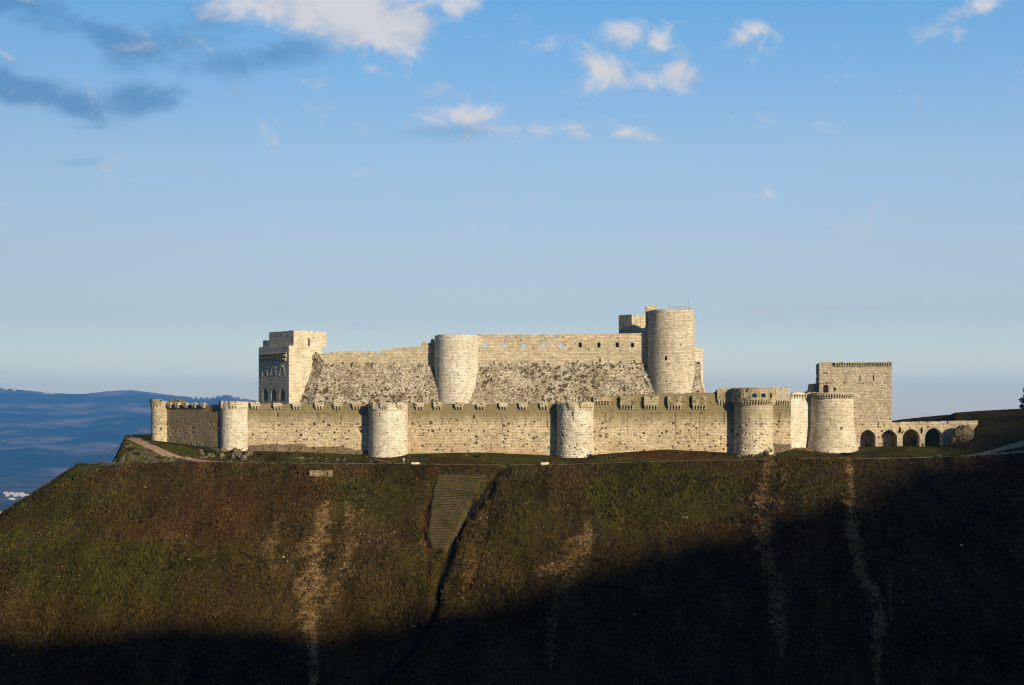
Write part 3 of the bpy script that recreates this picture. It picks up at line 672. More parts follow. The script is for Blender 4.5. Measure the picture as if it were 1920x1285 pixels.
rootC, pC, oC = curtain('curtain_wall', 'long middle curtain wall with seven small box machicolations below the pale round tower', [W(750, 422), W(1055, 422)], prof([(750, 757.5), (820, 757), (900, 758), (1000, 757), (1055, 757.5)]), M_outer, seed=3,
                        cuts=[(889, 779, 784, .5), (942, 783, 813, .13), (782, 778, 800, .14), (1026, 790, 802, .2), (830, 784, 796, .14), (985, 782, 796, .14)])
for p in (787, 821, 861, 902, 944, 981, 1020): machicolation(rootC, pC, p - 8, p + 8, 755 + random.uniform(-1.3, 1.3), 763, .85, 3, ch=.85)
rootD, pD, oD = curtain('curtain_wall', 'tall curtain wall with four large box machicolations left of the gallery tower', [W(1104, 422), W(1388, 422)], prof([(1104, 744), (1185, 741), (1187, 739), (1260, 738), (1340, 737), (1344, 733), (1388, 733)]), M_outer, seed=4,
                        cuts=[(1135, 774, 790, .16), (1177, 773, 818, .13), (1221, 773, 792, .16), (1267, 773, 826, .15), (1312, 773, 826, .14), (1358, 773, 796, .18), (1322, 758, 764, .5)])
machicolation(rootD, pD, 1112, 1145, 744.5, 753, .8, 6, ch=.9, m=M_gallery)
for p in (1175.5, 1220.5, 1264.5, 1311): machicolation(rootD, pD, p - 13.5, p + 13.5, 743, 760.5, 1.1, 5, ch=1.1, m=M_gallery)
rootE, pE, oE = curtain('curtain_wall', 'short curtain wall between the gallery tower and the smooth pale wall', [W(1440, 422), W(1483, 421.6)], 748, M_outer, seed=5, cuts=[(1462, 775, 793, .18)])
rootF, pF, oF = curtain('curtain_wall', 'narrow smooth pale wall under a row of corbels right of the gallery tower', [W(1482.5, 424.6), W(1522, 428.6)], 743, M_white, seed=6, kind='fine', out=lambda z: .05 * np.maximum(-1 - z, 0), cuts=[(1500, 750, 768, .16)], foot=3)

# ---------- outer towers
def round_tower(name, label, px, R_px, Yc, top, flare=0.0, flz=-8, seed=0, m=None, kind='wall', cuts=None, prow=None, lip=0.0, foot=3.0):
    x = X_(px, Yc - R_px / F * Yc * .3); r = R_px / F * Yc; c_ = (x, Yc); zb = hz(x, Yc - r) - foot; zt = Z_(top, Yc - r * .9)
    root = thing(name, label, 'tower', (x, Yc, zb + foot))
    pr = [(r + flare, zb)]
    if flare: pr += [(r + flare * .35, zb + (flz - zb) * .5), (r, flz)]
    if lip: pr += [(r, zt - 2.2), (r + lip, zt - 1.7)]
    pr += [(r + lip, zt), (r - .9, zt), (r - .9, zt - 1.4), (.8, zt - 1.4)]
    o = link('masonry', tower_mesh('masonry', c_, pr, int(2 * math.pi * r / .28), .28, seed, kind, ragged=.6), root, m or M_tower)
    if cuts: mb = MB(); tower_slits(mb, c_, r, cuts); cut(o, mb)
    return root, c_, r, zt
tw, c_, r_, zt = round_tower('round_tower', 'slim round tower at the far left end of the outer wall', 299, 16.3, 441, 753, seed=11, m=stone('far_tower_stone', (.50, .42, .28), (.60, .52, .37), olive=.35, spots=.5))
o = arcbox('machicolation_box', c_, r_, -60, 22, zt - 1.0, zt + .7, .5, tw, M_rubble, 3); corbels(o, ring(c_, r_, -55, 18, 5, zt - .99), .4, .55, .7)
mb = MB(); P0, d0, n0 = facing(pA, 318); sub = Path([(W(311, 440.0)), (W(336, 436.4))]); link('turret', wall_mesh('turret', sub, zrow(prof([(310, 754), (320, 751), (324, 748.5), (333, 749.5), (336, 752)])), lvl(Z_(764, 440)), 2.5, .22, kind='rubble', seed=8), tw, M_rubble)
tw, c_, r_, zt = round_tower('round_tower', 'bright round corner tower standing on boulders, first from the left bend', 441, 29, 426, 754.5, seed=12, m=M_tower, kind='fine', lip=.12, foot=2.2)
for a0, a1 in ((-68, -45), (-12, 16)):
    o = arcbox('machicolation_box', c_, r_ + .1, a0, a1, zt - 1.1, zt + .35, .5, tw, M_corbel, 4); corbels(o, ring(c_, r_ + .1, a0 + 4, a1 - 4, 3, zt - 1.09), .4, .5, .8)
tw, c_, r_, zt = round_tower('round_tower', 'broad round tower in the middle left of the outer wall, next to the tiny person', 727, 36.3, 421.4, 757, flare=.45, flz=-5, seed=13, kind='fine', lip=.15, cuts=[(712, 774, 780, .5), (745, 780, 792, .15)])
for a0, a1 in ((-62, -38), (-18, 6), (28, 52)):
    o = arcbox('machicolation_box', c_, r_ + .1, a0, a1, zt - .9, zt + .4, .5, tw, M_corbel, 5); corbels(o, ring(c_, r_ + .1, a0 + 4, a1 - 4, 4, zt - .89), .4, .5, .8)
tw, c_, r_, zt = round_tower('round_tower', 'round tower with one small square window near its top, right of the middle', 1079, 34, 421.4, 757, flare=.5, flz=-6, seed=14, kind='wall', lip=.15, cuts=[(1073, 772, 781, .8), (1075, 782, 789, .2)])
for a0, a1 in ((-22, -2), (12, 60)):
    o = arcbox('machicolation_box', c_, r_ + .1, a0, a1, zt - .9, zt + .5, .5, tw, M_corbel, 6); corbels(o, ring(c_, r_ + .1, a0 + 4, a1 - 4, 3 if a1 < 0 else 5, zt - .89), .4, .5, .8)
# gallery tower
Yc = 421.6; r = 36.5 / F * Yc; c_ = (X_(1412.5, Yc), Yc); zb = hz(c_[0], Yc - r) - 3; zg = Z_(757, Yc - r)
root = thing('gallery_tower', 'round tower carrying a projecting gallery with three dark square windows', 'tower', (c_[0], c_[1], zb + 3))
body = link('masonry', tower_mesh('masonry', c_, [(r + .7, zb), (r + .2, zb + 4), (r, zb + 6), (r, zg + 1.5), (1, zg + 1.5)], 140, .28, 15, 'wall'), root, stone('gallery_tower_stone', (.54, .46, .31), (.70, .62, .47), band=-2.0, bandw=4, bandmax=.45, bandcol=(.24, .215, .115), spots=.4))
mb = MB(); tower_slits(mb, c_, r, [(1424, 774, 793, .16), (1397, 800, 812, .14)]); cut(body, mb)
zt = Z_(728, Yc - r)
rg = r + .9
gal = link('gallery', tower_mesh('gallery', c_, [(rg, zg + .9), (rg, zt), (rg - .9, zt), (rg - .9, zg + 1.5), (1, zg + 1.55)], 150, .25, 16, 'gallery', ragged=.3), root, M_gallery)
mb = MB()
for px in (1396.5, 1414, 1431): tower_slits(mb, c_, rg, [(px, 737, 746.5, 1.55)], 2.4)
tower_slits(mb, c_, rg, [(1446, 738, 747, .9)], 1.5); cut(gal, mb)
fr = []
for px in (1396.5, 1414, 1431):
    x = X_(px, Yc - rg); dx_ = (x - c_[0]) / rg; n_ = np.array([dx_, -math.sqrt(1 - dx_ * dx_)]); d = np.array([-n_[1], n_[0]]); p = np.array(c_) + n_ * (rg + .06); Y = p[1]; z0, z1 = Z_(745.5, Y), Z_(738, Y)
    mb = MB(); mb.box((p[0] - d[0] * .88, p[1] - d[1] * .88, z0), d, n_, .22, .35, z1 - z0); mb.box((p[0] + d[0] * .88, p[1] + d[1] * .88, z0), d, n_, .22, .35, z1 - z0); mb.box((p[0], p[1], z1 + .004), d, n_, 1.6, .35, .24); mb.box((p[0], p[1], z0 - .204), d, n_, 1.6, .35, .2)
    mb.build('window_frame', M_corbel, gal, .02)
corbels(gal, ring(c_, r, -82, 82, 23, zg + .92), .40, .85, 1.3)
pgl = Path([W(1345, 421.3), W(1381, 421.3)]); o = link('side_gallery', wall_mesh('side_gallery', pgl, zrow(prof([(1345, 731), (1352, 728), (1381, 727.5)])), lvl(zg + .95), 3, .25, kind='gallery', seed=17), root, M_gallery)
corbels(o, [((x, 422.0), np.array([0, -1.0]), zg + .96) for x in np.linspace(X_(1348, 422), X_(1378, 422), 7)], .42, .7, 1.3)
pgl = Path([W(1444, 421.0), W(1481, 421.0)]); o = link('side_gallery', wall_mesh('side_gallery', pgl, zrow(prof([(1444, 727.5), (1479, 727), (1481, 730)])), lvl(zg + .95), 3, .25, kind='fine', seed=18, ragged=.35), root, M_tower)
corbels(o, [((x, 421.85), np.array([0, -1.0]), zg + .96) for x in np.linspace(X_(1448, 422), X_(1479, 422), 8)], .42, .8, 1.3)
# splayed tower at the right end
Yc = 429; r = 40.5 / F * Yc; c_ = (X_(1559, Yc), Yc); zb = hz(c_[0], Yc - r - 1) - 3; zt = Z_(744, Yc - r)
root = thing('splayed_tower', 'wide pale round tower with splayed foot at the right end, under a ring of corbels', 'tower', (c_[0], c_[1], zb + 3))
body = link('masonry', tower_mesh('masonry', c_, [(r + 2.2, zb), (r + 1.3, zb + 4.5), (r + .45, zb + 9), (r, zb + 12), (r, zt + 1.2), (r - 1, zt + 1.2), (r - 1, zt), (1, zt)], 150, .28, 19, 'fine'), root, stone('splayed_tower_stone', (.52, .455, .32), (.68, .62, .49), spots=.4, joint=.4))
mb = MB(); tower_slits(mb, c_, r, [(1556, 786, 797, .16), (1575, 801, 806, .6)], 1.2); cut(body, mb)
cap = link('parapet', tower_mesh('parapet', c_, [(r + .75, zt + .15), (r + .75, zt + .75), (r - .2, zt + .75), (r - .2, zt + .15)], 120, .25, 20, 'gallery', ragged=.4), root, M_gallery) if False else None
pts = [(c_[0] + (r + .75) * math.sin(R(a)), c_[1] - (r + .75) * math.cos(R(a))) for a in np.linspace(-70, 95, 18)]
cap = link('parapet', wall_mesh('parapet', Path(pts), lvl(zt + 1.35), lvl(zt + .75), 1.0, .2, kind='gallery', seed=21, ragged=.35), root, M_corbel)
corbels(cap, ring(c_, r, -66, 92, 26, zt + .76), .42, .8, 1.25)
Pw, dw, nw = facing(pF, 1502); cap = link('parapet', wall_mesh('parapet', Path([np.array(W(1482, 424.1)), np.array(W(1524, 428.3))]), zrow(736), lvl(Z_(739.8, 426)), 1.1, .2, kind='gallery', seed=22, ragged=.3), rootF, M_corbel)
corbels(cap, [((pF.at(s_)[0][0]), nw, Z_(739.7, 426)) for s_ in np.linspace(.5, pF.len - .4, 8)], .42, .55, 1.2)
# stepped foundations under the facing
def plinth(parent, pts, tops, m=M_plinth, fwd=.45):
    pl = Path([(x, y - fwd) for x, y in pts]); return link('foundation', wall_mesh('foundation', pl, zrow(tops), down(2), .6, .3, kind='rubble', seed=3), parent, m)
plinth(rootB, [W(468, 423.4), W(692, 422)], prof([(468, 835), (489, 835), (489.5, 833.5), (574, 833.5), (574.5, 838), (640, 838), (660, 841), (661, 844), (692, 844)]))
plinth(rootF, [W(1487, 424.6), W(1560, 420.4)], prof([(1487, 839.5), (1524, 839.5), (1524.5, 847), (1544, 848), (1544.5, 853), (1560, 857)]), fwd=.5)
plinth(rootE, [W(1450, 422), W(1482, 421.6)], prof([(1450, 830), (1456, 833), (1482, 833)]))

# ---------- inner castle
# corner tower on the left
az = 48.8; d1 = np.array([-math.sin(R(90 - az)), math.cos(R(90 - az))]); d2 = np.array([math.sin(R(az)), math.cos(R(az))])
def az_dir(a): return np.array([math.cos(R(a)), math.sin(R(a))])
dl = np.array([-math.cos(R(az)), math.sin(R(az))]); dr = np.array([math.sin(R(az)), math.cos(R(az))])   # left face runs back-left, right face back-right
def solve(P_, d, px):
    u_ = (px - 960) / F; return (u_ * P_[1] - P_[0]) / (d[0] - u_ * d[1])
root = thing('corner_tower', 'pale stepped corner tower with three pointed arches low on its shaded side', 'tower', (X_(541.7, 446), 446, -8))
c0 = np.array(W(541.7, 446.0)); L1 = solve(c0, dl, 485); L2 = solve(c0, dr, 604)
def block(name, corner, la, lb, top, z0, parent, m, seed=0, kind='fine', topL=None):
    """box seen corner-on: left face la long, right face lb long"""
    pth = Path([corner + dl * la, corner, corner + dr * lb]);
    q = pth.len
    # solid block from the four corners
    A, B_, C_, D_ = corner + dl * la, corner, corner + dr * lb, corner + dl * la + dr * lb
    cc = (A + B_ + C_ + D_) / 4; zt_ = Z_(top, corner[1])
    pts = []; 
    for a, b in ((A, B_), (B_, C_), (C_, D_), (D_, A)):
        k = max(2, int(np.linalg.norm(b - a) / .3)); pts += [a + (b - a) * i / k for i in range(k)]
    pts = np.array(pts); n = len(pts); nz_ = max(3, int((zt_ - z0) / .3)); seg = np.sqrt(((np.roll(pts, -1, 0) - pts) ** 2).sum(1)); s_ = np.concatenate([[0], np.cumsum(seg)[:-1]])
    V = []; U = []
    for z in np.linspace(z0, zt_, nz_ + 1):
        zz = np.full(n, z) + (z == zt_) * .12 * vn(s_ * .8, s_ * 0 + seed); V.append(np.column_stack([pts, zz])); U.append(np.stack([s_, zz], 1))
    for f in (.75, .5, .25): V.append(np.column_stack([cc + (pts - cc) * f, np.full(n, zt_)])); U.append(pts * 1.0)
    V = np.concatenate(V); U = np.concatenate(U); k = nz_ + 4
    V = np.concatenate([V, [[cc[0], cc[1], z0], [cc[0], cc[1], zt_]]]); U = np.concatenate([U, [[0, 0], [0, 0]]])
    j = np.arange(n); j2 = (j + 1) % n; b = (k - 1) * n
    me = npmesh(name, V, [grid_quads(k, n, True), np.stack([j, j2, np.full(n, len(V) - 2)], 1), np.stack([b + j2, b + j, np.full(n, len(V) - 1)], 1)], U); fix_normals(me); roughen(me, kind, seed)
    return link(name, me, parent, m), zt_
nl = -np.array([dr[0], dr[1]]); nr = -dl        # outward normals of the left and the right face
low, _ = block('lower_block', c0, L1, L2, 648.3, -8, root, M_greyface, 31)
mb = MB()
for px in (497.5, 513, 529.3):
    s_ = solve(c0, dl, px); p = c0 + dl * s_; w = abs(solve(c0, dl, px - 5.0) - solve(c0, dl, px + 5.0)) * .92
    mb.arch((p[0], p[1], Z_(752, p[1])), -dl, nl, w, Z_(728.5, p[1]) - Z_(752, p[1]), .8, 2.6, pointed=.35, nseg=14)
cut(low, mb)
for px in (496.5, 512.5, 529):                  # pointed relieving arches drawn in the masonry
    s_ = solve(c0, dl, px); p = c0 + dl * s_; mb = MB(); w = 3.4; zc = Z_(707, p[1]); n = 12; pr_ = []
    for i in range(n + 1):
        a = i / n * 2 - 1; pr_.append((a * w / 2, zc + 4.0 * (1 - abs(a) ** 1.7)))
    for (a0, z0), (a1, z1) in zip(pr_[:-1], pr_[1:]):
        m0 = p - dl * (a0 + a1) / 2 + nl * .07; mb.box((m0[0], m0[1], (z0 + z1) / 2 - .1), -dl, nl, abs(a1 - a0) * 1.02, .3, .16 + abs(z1 - z0))
    mb.build('arch_moulding', M_greyface, low)
    k = p + nl * 0; corbels(low, [((k[0], k[1]), nl, Z_(686 - .5, p[1]))], .4, .35, .5)
for row, n_, px0, px1 in ((664, 13, 490, 537), (671.5, 12, 490, 536)):
    sp = []
    for px in np.linspace(px0, px1, n_):
        p = c0 + dl * solve(c0, dl, px); sp.append(((p[0], p[1]), nl, Z_(row, p[1])))
    mb = MB(); p0 = c0 + dl * solve(c0, dl, px0 - 2); p1 = c0 + dl * solve(c0, dl, px1 + 1.5); mm = (p0 + p1) / 2 + nl * .62
    o = mb.box((mm[0], mm[1], Z_(row, mm[1]) + .03), -dl, nl, np.linalg.norm(p1 - p0), .9, .16).build('corbel_table', M_corbel, root, .05); corbels(o, sp, .5, .6, 1.0)
c1 = c0 + dr * 1.75; L3 = solve(c1, dl, 504.5)
up, ztu = block('upper_block', c1, L3, solve(c1, dr, 612), 619.5, Z_(650, 446) , root, M_greyface, 32)
mb = MB(); s_ = solve(c1, dr, 579); p = c1 + dr * s_; mb.arch((p[0], p[1], Z_(650, p[1])), dr, nr, .75, Z_(634, p[1]) - Z_(650, p[1]), .8, 1.6, pointed=.5); cut(up, mb)
c2 = c1 + dl * (L3 + .02) + dr * .5; st, _ = block('step_block', c2, solve(c2, dl, 493), 4, 638, Z_(660, 446), root, M_greyface, 33)
p = c0 + dr * solve(c0, dr, 592); mb = MB(); mb.arch((p[0], p[1], Z_(690, p[1])), dr, nr, 3.4, Z_(660, p[1]) - Z_(690, p[1]), .8, .9, pointed=.3, nseg=14); cut(low, mb)

# left inner wall on its talus
ZT_L = Z_(683, 450)
def talus(z0, k): return lambda z: k * np.maximum(z0 - z, 0) ** .98
root = thing('inner_curtain_wall', 'ruined left half of the inner wall rising from a steep mottled talus', 'castle wall', (X_(640, 449), 449, -8))
gl = Path([W(598, 462), W(607, 450.5), W(824, 450.5)])
wl = link('wall', wall_mesh('wall', Path([W(603, 452), W(824, 450.9)]), zrow(prof([(603, 664), (612, 661), (640, 660.5), (655, 661.5), (690, 660), (712, 661), (716, 656.5), (745, 654.5), (748, 653), (788, 652.5), (790, 641), (796.5, 640), (798, 645), (806, 644), (807, 638), (824, 638)])), lvl(-6), 2.2, .25, kind='wall', seed=41, ragged=.6), root, M_inner)
face = Path([W(569, 454.6), W(604, 450.5), W(824, 450.5)])
ta = link('talus', wall_mesh('talus', face, lambda q, px, Y: np.where(px < 603.5, (H0 - np.interp(px, [580, 604], [666, 674])) / F * Y, ZT_L + 1.6 * sst(px, 612, 604)), lvl(-9), 2.4, .3, out=talus(ZT_L, .47), kind='talus', seed=42, ragged=1.3), root, M_talus)
# right inner wall on its talus
ZT_R = Z_(680, 450)
root = thing('inner_curtain_wall', 'tall right half of the inner wall with a row of small square windows above a mottled talus', 'castle wall', (X_(1050, 449), 449, -8))
wr_p = Path([W(890, 450.9), W(1222, 450.9)])
wr = link('wall', wall_mesh('wall', wr_p, zrow(prof([(890, 627.3), (1000, 627.6), (1100, 626.6), (1160, 626), (1222, 624.5)])), lvl(-6), 1.7, .25, kind='fine', seed=44, ragged=.14), root, M_inner)
mb = MB(); slits(mb, wr_p, [(909.5, 643.5, 652, 1.1), (946, 643.5, 652, 1.1), (982, 644, 652.5, 1.1), (1019, 643.5, 652, 1.1), (1052, 643, 652, 1.1), (1088, 642.5, 651.5, 1.05), (1123, 642.5, 651.5, 1.05), (1157.5, 642.5, 651.5, 1.05), (1186, 643, 651.5, 1.0)], 4)
slits(mb, wr_p, [(1125, 672.5, 680, .5), (1000, 651, 654, .35), (1069, 653, 656, .35)], 1.0); cut(wr, mb)
ta = link('talus', wall_mesh('talus', Path([W(880, 450.5), W(1312, 450.5)]), lvl(ZT_R), lvl(-9), 2.2, .3, out=talus(ZT_R, .46), kind='talus', seed=45, ragged=1.3), root, M_talus)
bh = thing('inner_hall', 'plain stone hall behind the right inner wall, glimpsed dark through its windows', 'building', (X_(1130, 460), 460, 5))
link('masonry', wall_mesh('masonry', Path([W(1076, 456), W(1200, 456)]), zrow(632), lvl(-5), 14, .8, kind='fine', seed=46), bh, M_inner)
# pale round tower in the middle
Yc = 450.9; r = 41 / F * Yc; c_ = (X_(856, Yc), Yc); zt = Z_(627.5, Yc - r)
root = thing('inner_round_tower', 'pale round tower in the middle, its drum narrowing into the mottled talus', 'tower', (c_[0], c_[1], -8))
body = link('masonry', tower_mesh('masonry', c_, [(r + .2, -9), (r + .1, 10), (r, zt - 1), (r, zt), (r - 1, zt), (r - 1, zt - 1.2), (1, zt - 1.2)], 150, .28, 51, 'fine', ragged=.25), root, M_round)
mb = MB(); tower_slits(mb, c_, r, [(849, 668, 676, .2), (832, 690, 697, .25), (885, 647, 650, .5)]); cut(body, mb)
# great round tower
Yc = 451.3; r = 44.5 / F * Yc; c_ = (X_(1258, Yc), Yc); zt = Z_(580, Yc - r)
root = thing('great_round_tower', 'tallest great round tower of the inner castle with railing and small square window', 'tower', (c_[0], c_[1], -8))
body = link('masonry', tower_mesh('masonry', c_, [(r, -9), (r, 10), (r, zt - 6), (r - .2, zt - 5.8), (r - .2, zt), (r - 1.2, zt), (r - 1.2, zt - .6), (1, zt - .6)], 160, .28, 52, 'fine', ragged=.2), root, stone('great_tower_stone', (.50, .435, .32), (.62, .56, .44), spots=.45, joint=.5))
mb = MB(); tower_slits(mb, c_, r, [(1247.5, 668, 675.5, .95), (1275, 645, 648, .5)], 1.6); cut(body, mb)
tb = Path([W(1214, 441.5), W(1232, 440.5)]); link('turret', wall_mesh('turret', Path([W(1211.5, 451), W(1232.5, 451)]), zrow(prof([(1210, 572), (1219, 571.5), (1222, 573.5), (1232, 573.5)])), lvl(Z_(660, 451)), 2.6, .22, kind='wall', seed=53, ragged=.2), root, M_inner)
m_iron, t, b = mat('weathered_iron', .6, .3); b.inputs['Base Color'].default_value = (.22, .14, .12, 1)
mb = MB()
zr = zt - .1
rp = [(c_[0] + (r - 1.0) * math.sin(R(a)), c_[1] - (r - 1.0) * math.cos(R(a))) for a in np.linspace(-12, 62, 9)]
for x, y in rp: mb.box((x, y, zr), (1, 0), (0, -1), .09, .09, 1.15)
for (x0, y0), (x1, y1) in zip(rp[:-1], rp[1:]):
    for h in (.6, 1.12):
        d = np.array([x1 - x0, y1 - y0]); l = np.linalg.norm(d); d = d / l; mb.box(((x0 + x1) / 2, (y0 + y1) / 2 - .1, zr + h), d, (d[1], -d[0]), l, .06, .06)
mb.build('railing', m_iron, root)
mb = MB(); mb.box((X_(1291, 449), 449, zt - 1), (1, 0), (0, -1), .07, .07, 4.8); mb.build('mast', m_iron, root)
# turret to its right
Yc = 455; r = 24 / F * Yc; c_ = (X_(1294, Yc), Yc); zt = Z_(653, Yc - r)
root = thing('stair_turret', 'lower round turret tucked behind the right side of the great round tower', 'tower', (c_[0], c_[1], -8))
link('masonry', tower_mesh('masonry', c_, [(r + 2.2, -9), (r + 1.2, 5), (r + .1, 12), (r, 15), (r, zt - 1.3), (r + .25, zt - 1), (r + .25, zt), (r - 1, zt), (r - 1, zt - 1.2), (1, zt - 1.2)], 110, .28, 54, 'wall', ragged=.3), root, M_round)
Yc2 = 447.5; cone = Path([W(1298, 448.5), W(1318, 450)]); link('buttress', wall_mesh('buttress', Path([W(1297, 450.8), W(1303, 450.2), W(1310, 451.8)]), zrow(prof([(1290, 690), (1299, 690), (1304, 702), (1311, 716)])), lvl(-9), 2.5, .25, out=lambda z: .30 * np.maximum(15 - z, 0), kind='rubble', seed=55), root, stone('buttress_stone', (.26, .17, .11), (.34, .25, .17), spots=.5))
root = thing('side_tower', 'tall narrow tower edge showing just past the great round tower on its right', 'tower', (X_(1290, 458), 458, -8))
link('masonry', wall_mesh('masonry', Path([W(1262, 457), W(1303.3, 457)]), zrow(prof([(1262, 590), (1300, 591), (1303, 593)])), lvl(-8), 8, .3, kind='wall', seed=56, ragged=.4), root, M_round)
# blocky tower behind
root = thing('rear_block_tower', 'square tower top in shade peeking up left of the great round tower', 'tower', (X_(1184, 470), 470, -8))
cb = np.array(W(1184.5, 468)); bk, _ = block('masonry', cb, solve(cb, dl, 1160), solve(cb, dr, 1232), 590, 4, root, M_inner, 57, kind='fine')

# square tower on the right
phi = -9.0; dq = np.array([math.cos(R(phi)), math.sin(R(phi))]); q0 = np.array(W(1536, 437.5)); Ls = solve(q0, dq, 1672)
root = thing('square_tower', 'big square tower crowned with a row of corbels above the bridge', 'tower', (X_(1600, 436), 436, -9))
sq_p = Path([q0, q0 + dq * Ls])
sq = link('masonry', wall_mesh('masonry', sq_p, zrow(prof([(1536, 679.5), (1600, 680.5), (1672, 680)])), lvl(-12), 19, .28, kind='wall', seed=61, ragged=.2), root, M_square)
nq = np.array([dq[1], -dq[0]])
mb = MB(); slits(mb, sq_p, [(1586, 704, 715, .16), (1612.5, 704, 715, .35), (1638, 704, 715, .35), (1565, 727, 733, .8)], 1.0)
p = q0 + dq * solve(q0, dq, 1548.5); mb.arch((p[0], p[1], Z_(737, p[1])), dq, nq, 1.6, Z_(721.5, p[1]) - Z_(737, p[1]), 1.0, 2.4); cut(sq, mb)
a = q0 + nq * .35; pj = link('projection', wall_mesh('projection', Path([a + dq * .01, a + dq * solve(a, dq, 1559.5)]), zrow(679.2), lvl(Z_(719, 437)), .34, .25, kind='wall', seed=62), root, M_square)
a = q0 + nq * .65 + dq * solve(q0, dq, 1563.5); e = q0 + nq * .65 + dq * (Ls + .7)
cp = link('parapet', wall_mesh('parapet', Path([a, e]), zrow(prof([(1563, 679), (1630, 679.5), (1633, 678.5), (1663, 679), (1665, 677), (1675, 678)])), lvl(Z_(681.2, 437)), 1.1, .2, kind='gallery', seed=63, ragged=.25), root, M_corbel)
corbels(cp, [(tuple(q0 + dq * (solve(q0, dq, px))), nq, Z_(681.1, 437)) for px in np.linspace(1567, 1671, 23)], .42, .75, 1.05)
root = thing('stair_wall', 'small dark stepped wall at the left foot of the square tower', 'wall', (X_(1530, 440), 440, 0))
link('masonry', wall_mesh('masonry', Path([W(1515, 441), W(1536, 441)]), zrow(prof([(1515, 735), (1519, 735), (1519.5, 733.5), (1524, 733), (1524.5, 720), (1533, 719)])), lvl(0), 8, .25, kind='wall', seed=64), root, M_square)

# bridge with four arches
root = thing('aqueduct', 'low stone aqueduct with four pointed arches right of the square tower', 'aqueduct', (X_(1700, 431), 431, hz(X_(1700, 431), 431)))
aq_p = Path([W(1597, 431), W(1834, 430)])
aq = link('masonry', wall_mesh('masonry', aq_p, zrow(prof([(1597, 791.5), (1680, 791.5), (1750, 790.5), (1790, 789.5), (1835, 788.5)])), zrow(prof([(1597, 848), (1770, 850), (1790, 848), (1802, 835), (1822, 812), (1833, 796)])), 3.0, .25, kind='wall', seed=65, ragged=.12), root, M_aq)
mb = MB()
for pa, pb, rb, rt in ((1613, 1641.5, 842, 806), (1652, 1682, 843, 806), (1692.5, 1724, 844, 804.5), (1734.5, 1767, 843, 802.5)):
    P_, d, n_ = facing(aq_p, (pa + pb) / 2); w = X_(pb, P_[1]) - X_(pa, P_[1]); z0 = Z_(860, P_[1]); mb.arch((P_[0], P_[1], z0), d, n_, w, Z_(rt, P_[1]) - z0, 1.2, 4.5, pointed=.12, nseg=24)
for px in (1687.5, 1728):
    P_, d, n_ = facing(aq_p, px); mb.arch((P_[0], P_[1], Z_(811.5, P_[1])), d, n_, .72, Z_(802, P_[1]) - Z_(811.5, P_[1]), 1.2, 1.6)
cut(aq, mb)
for pa, pb, rt in ((1613, 1641.5, 806), (1652, 1682, 806), (1692.5, 1724, 804.5), (1734.5, 1767, 802.5)):   # voussoir rings
    P_, d, n_ = facing(aq_p, (pa + pb) / 2); w = X_(pb, P_[1]) - X_(pa, P_[1]); mb = MB(); r_ = w / 2; sp_ = Z_(rt, P_[1]) - r_ * 1.12; n = 17
    for i in range(n):
        a = math.pi * (i + .5) / n; x = (r_ + .22) * math.cos(a); zz = sp_ + (r_ * 1.12 * math.sqrt(max(0, 1 - abs(math.cos(a)) ** 1.35)) + .02); c = P_ + d * x + n_ * .07
        mb.box((c[0], c[1], zz), d, n_, .42, .4, .42)
    mb.build('arch_ring', M_corbel, aq, .03)
root = thing('broken_buttress', 'overgrown lump of broken masonry leaning on the right end of the aqueduct', 'ruin', (X_(1802, 426), 426, hz(X_(1802, 426), 426)))
LUMP = root

# ---------- smaller stonework
root = thing('low_ruin', 'low rectangular stone ruin set into the slope below the path', 'ruin', (X_(601, 398), 398, -16))
me = wall_mesh('masonry', Path([W(580, 396.8), W(623, 396.8)]), zrow(prof([(580, 883), (600, 882), (604, 883.5), (623, 882.5)])), zrow(899), 2.5, .2, kind='rubble', seed=71); o = link('masonry', me, root, M_rubble)
mb = MB(); slits(mb, Path([W(580, 396.8), W(623, 396.8)]), [(600, 885, 892, 4.6)], .5); cut(o, mb)
for i, (px, w, row, lab) in enumerate(((779, 2.3, 871.8, 'long pale stone block on the path edge, left one near the tiny person'), (1022, 2.3, 871.3, 'long pale stone block on the path edge, right one near the top of the gully'))):
    Yb = 402.6; me = wall_mesh('stone_block', Path([(X_(px, Yb) - w / 2, Yb), (X_(px, Yb) + w / 2, Yb)]), lvl(Z_(row - 4.6, Yb)), lvl(Z_(row + 4, Yb)), .8, .15, kind='fine', seed=80 + i); tag(link('stone_block', me, None, M_white), lab, 'stone block')
# boulders
def rock_mesh(seed, sub=3):
    bm = bmesh.new(); bmesh.ops.create_icosphere(bm, subdivisions=sub, radius=1); v = np.array([w.co for w in bm.verts])
    d = 1 + .28 * fbm(v[:, 0] * 1.1 + seed, v[:, 1] * 1.1, v[:, 2] * 1.1, 3) + .06 * fbm(v[:, 0] * 4 + seed, v[:, 1] * 4, v[:, 2] * 4, 2)
    rr = np.random.default_rng(seed)
    for k in range(16):                                      # planar breaks
        n = rr.normal(size=3); n /= np.linalg.norm(n); p = v @ n * d; d = np.where(p > .66, d * .66 / np.maximum(p, 1e-6), d)
    for w, q in zip(bm.verts, v * d[:, None]): w.co = q
    me = bpy.data.meshes.new('boulder'); bm.to_mesh(me); bm.free(); return me
bm = bmesh.new(); bmesh.ops.create_icosphere(bm, subdivisions=6, radius=1); v = np.array([w.co for w in bm.verts]); d = 1 + .30 * fbm(v[:, 0] * 1.3 + 4, v[:, 1] * 1.3, v[:, 2] * 1.3, 4) + .10 * np.floor(3 * vn(v[:, 0] * 4, v[:, 1] * 4, v[:, 2] * 6)) / 3
zl0, zl1 = hz(X_(1803, 426), 424) - 1.5, Z_(796, 426)
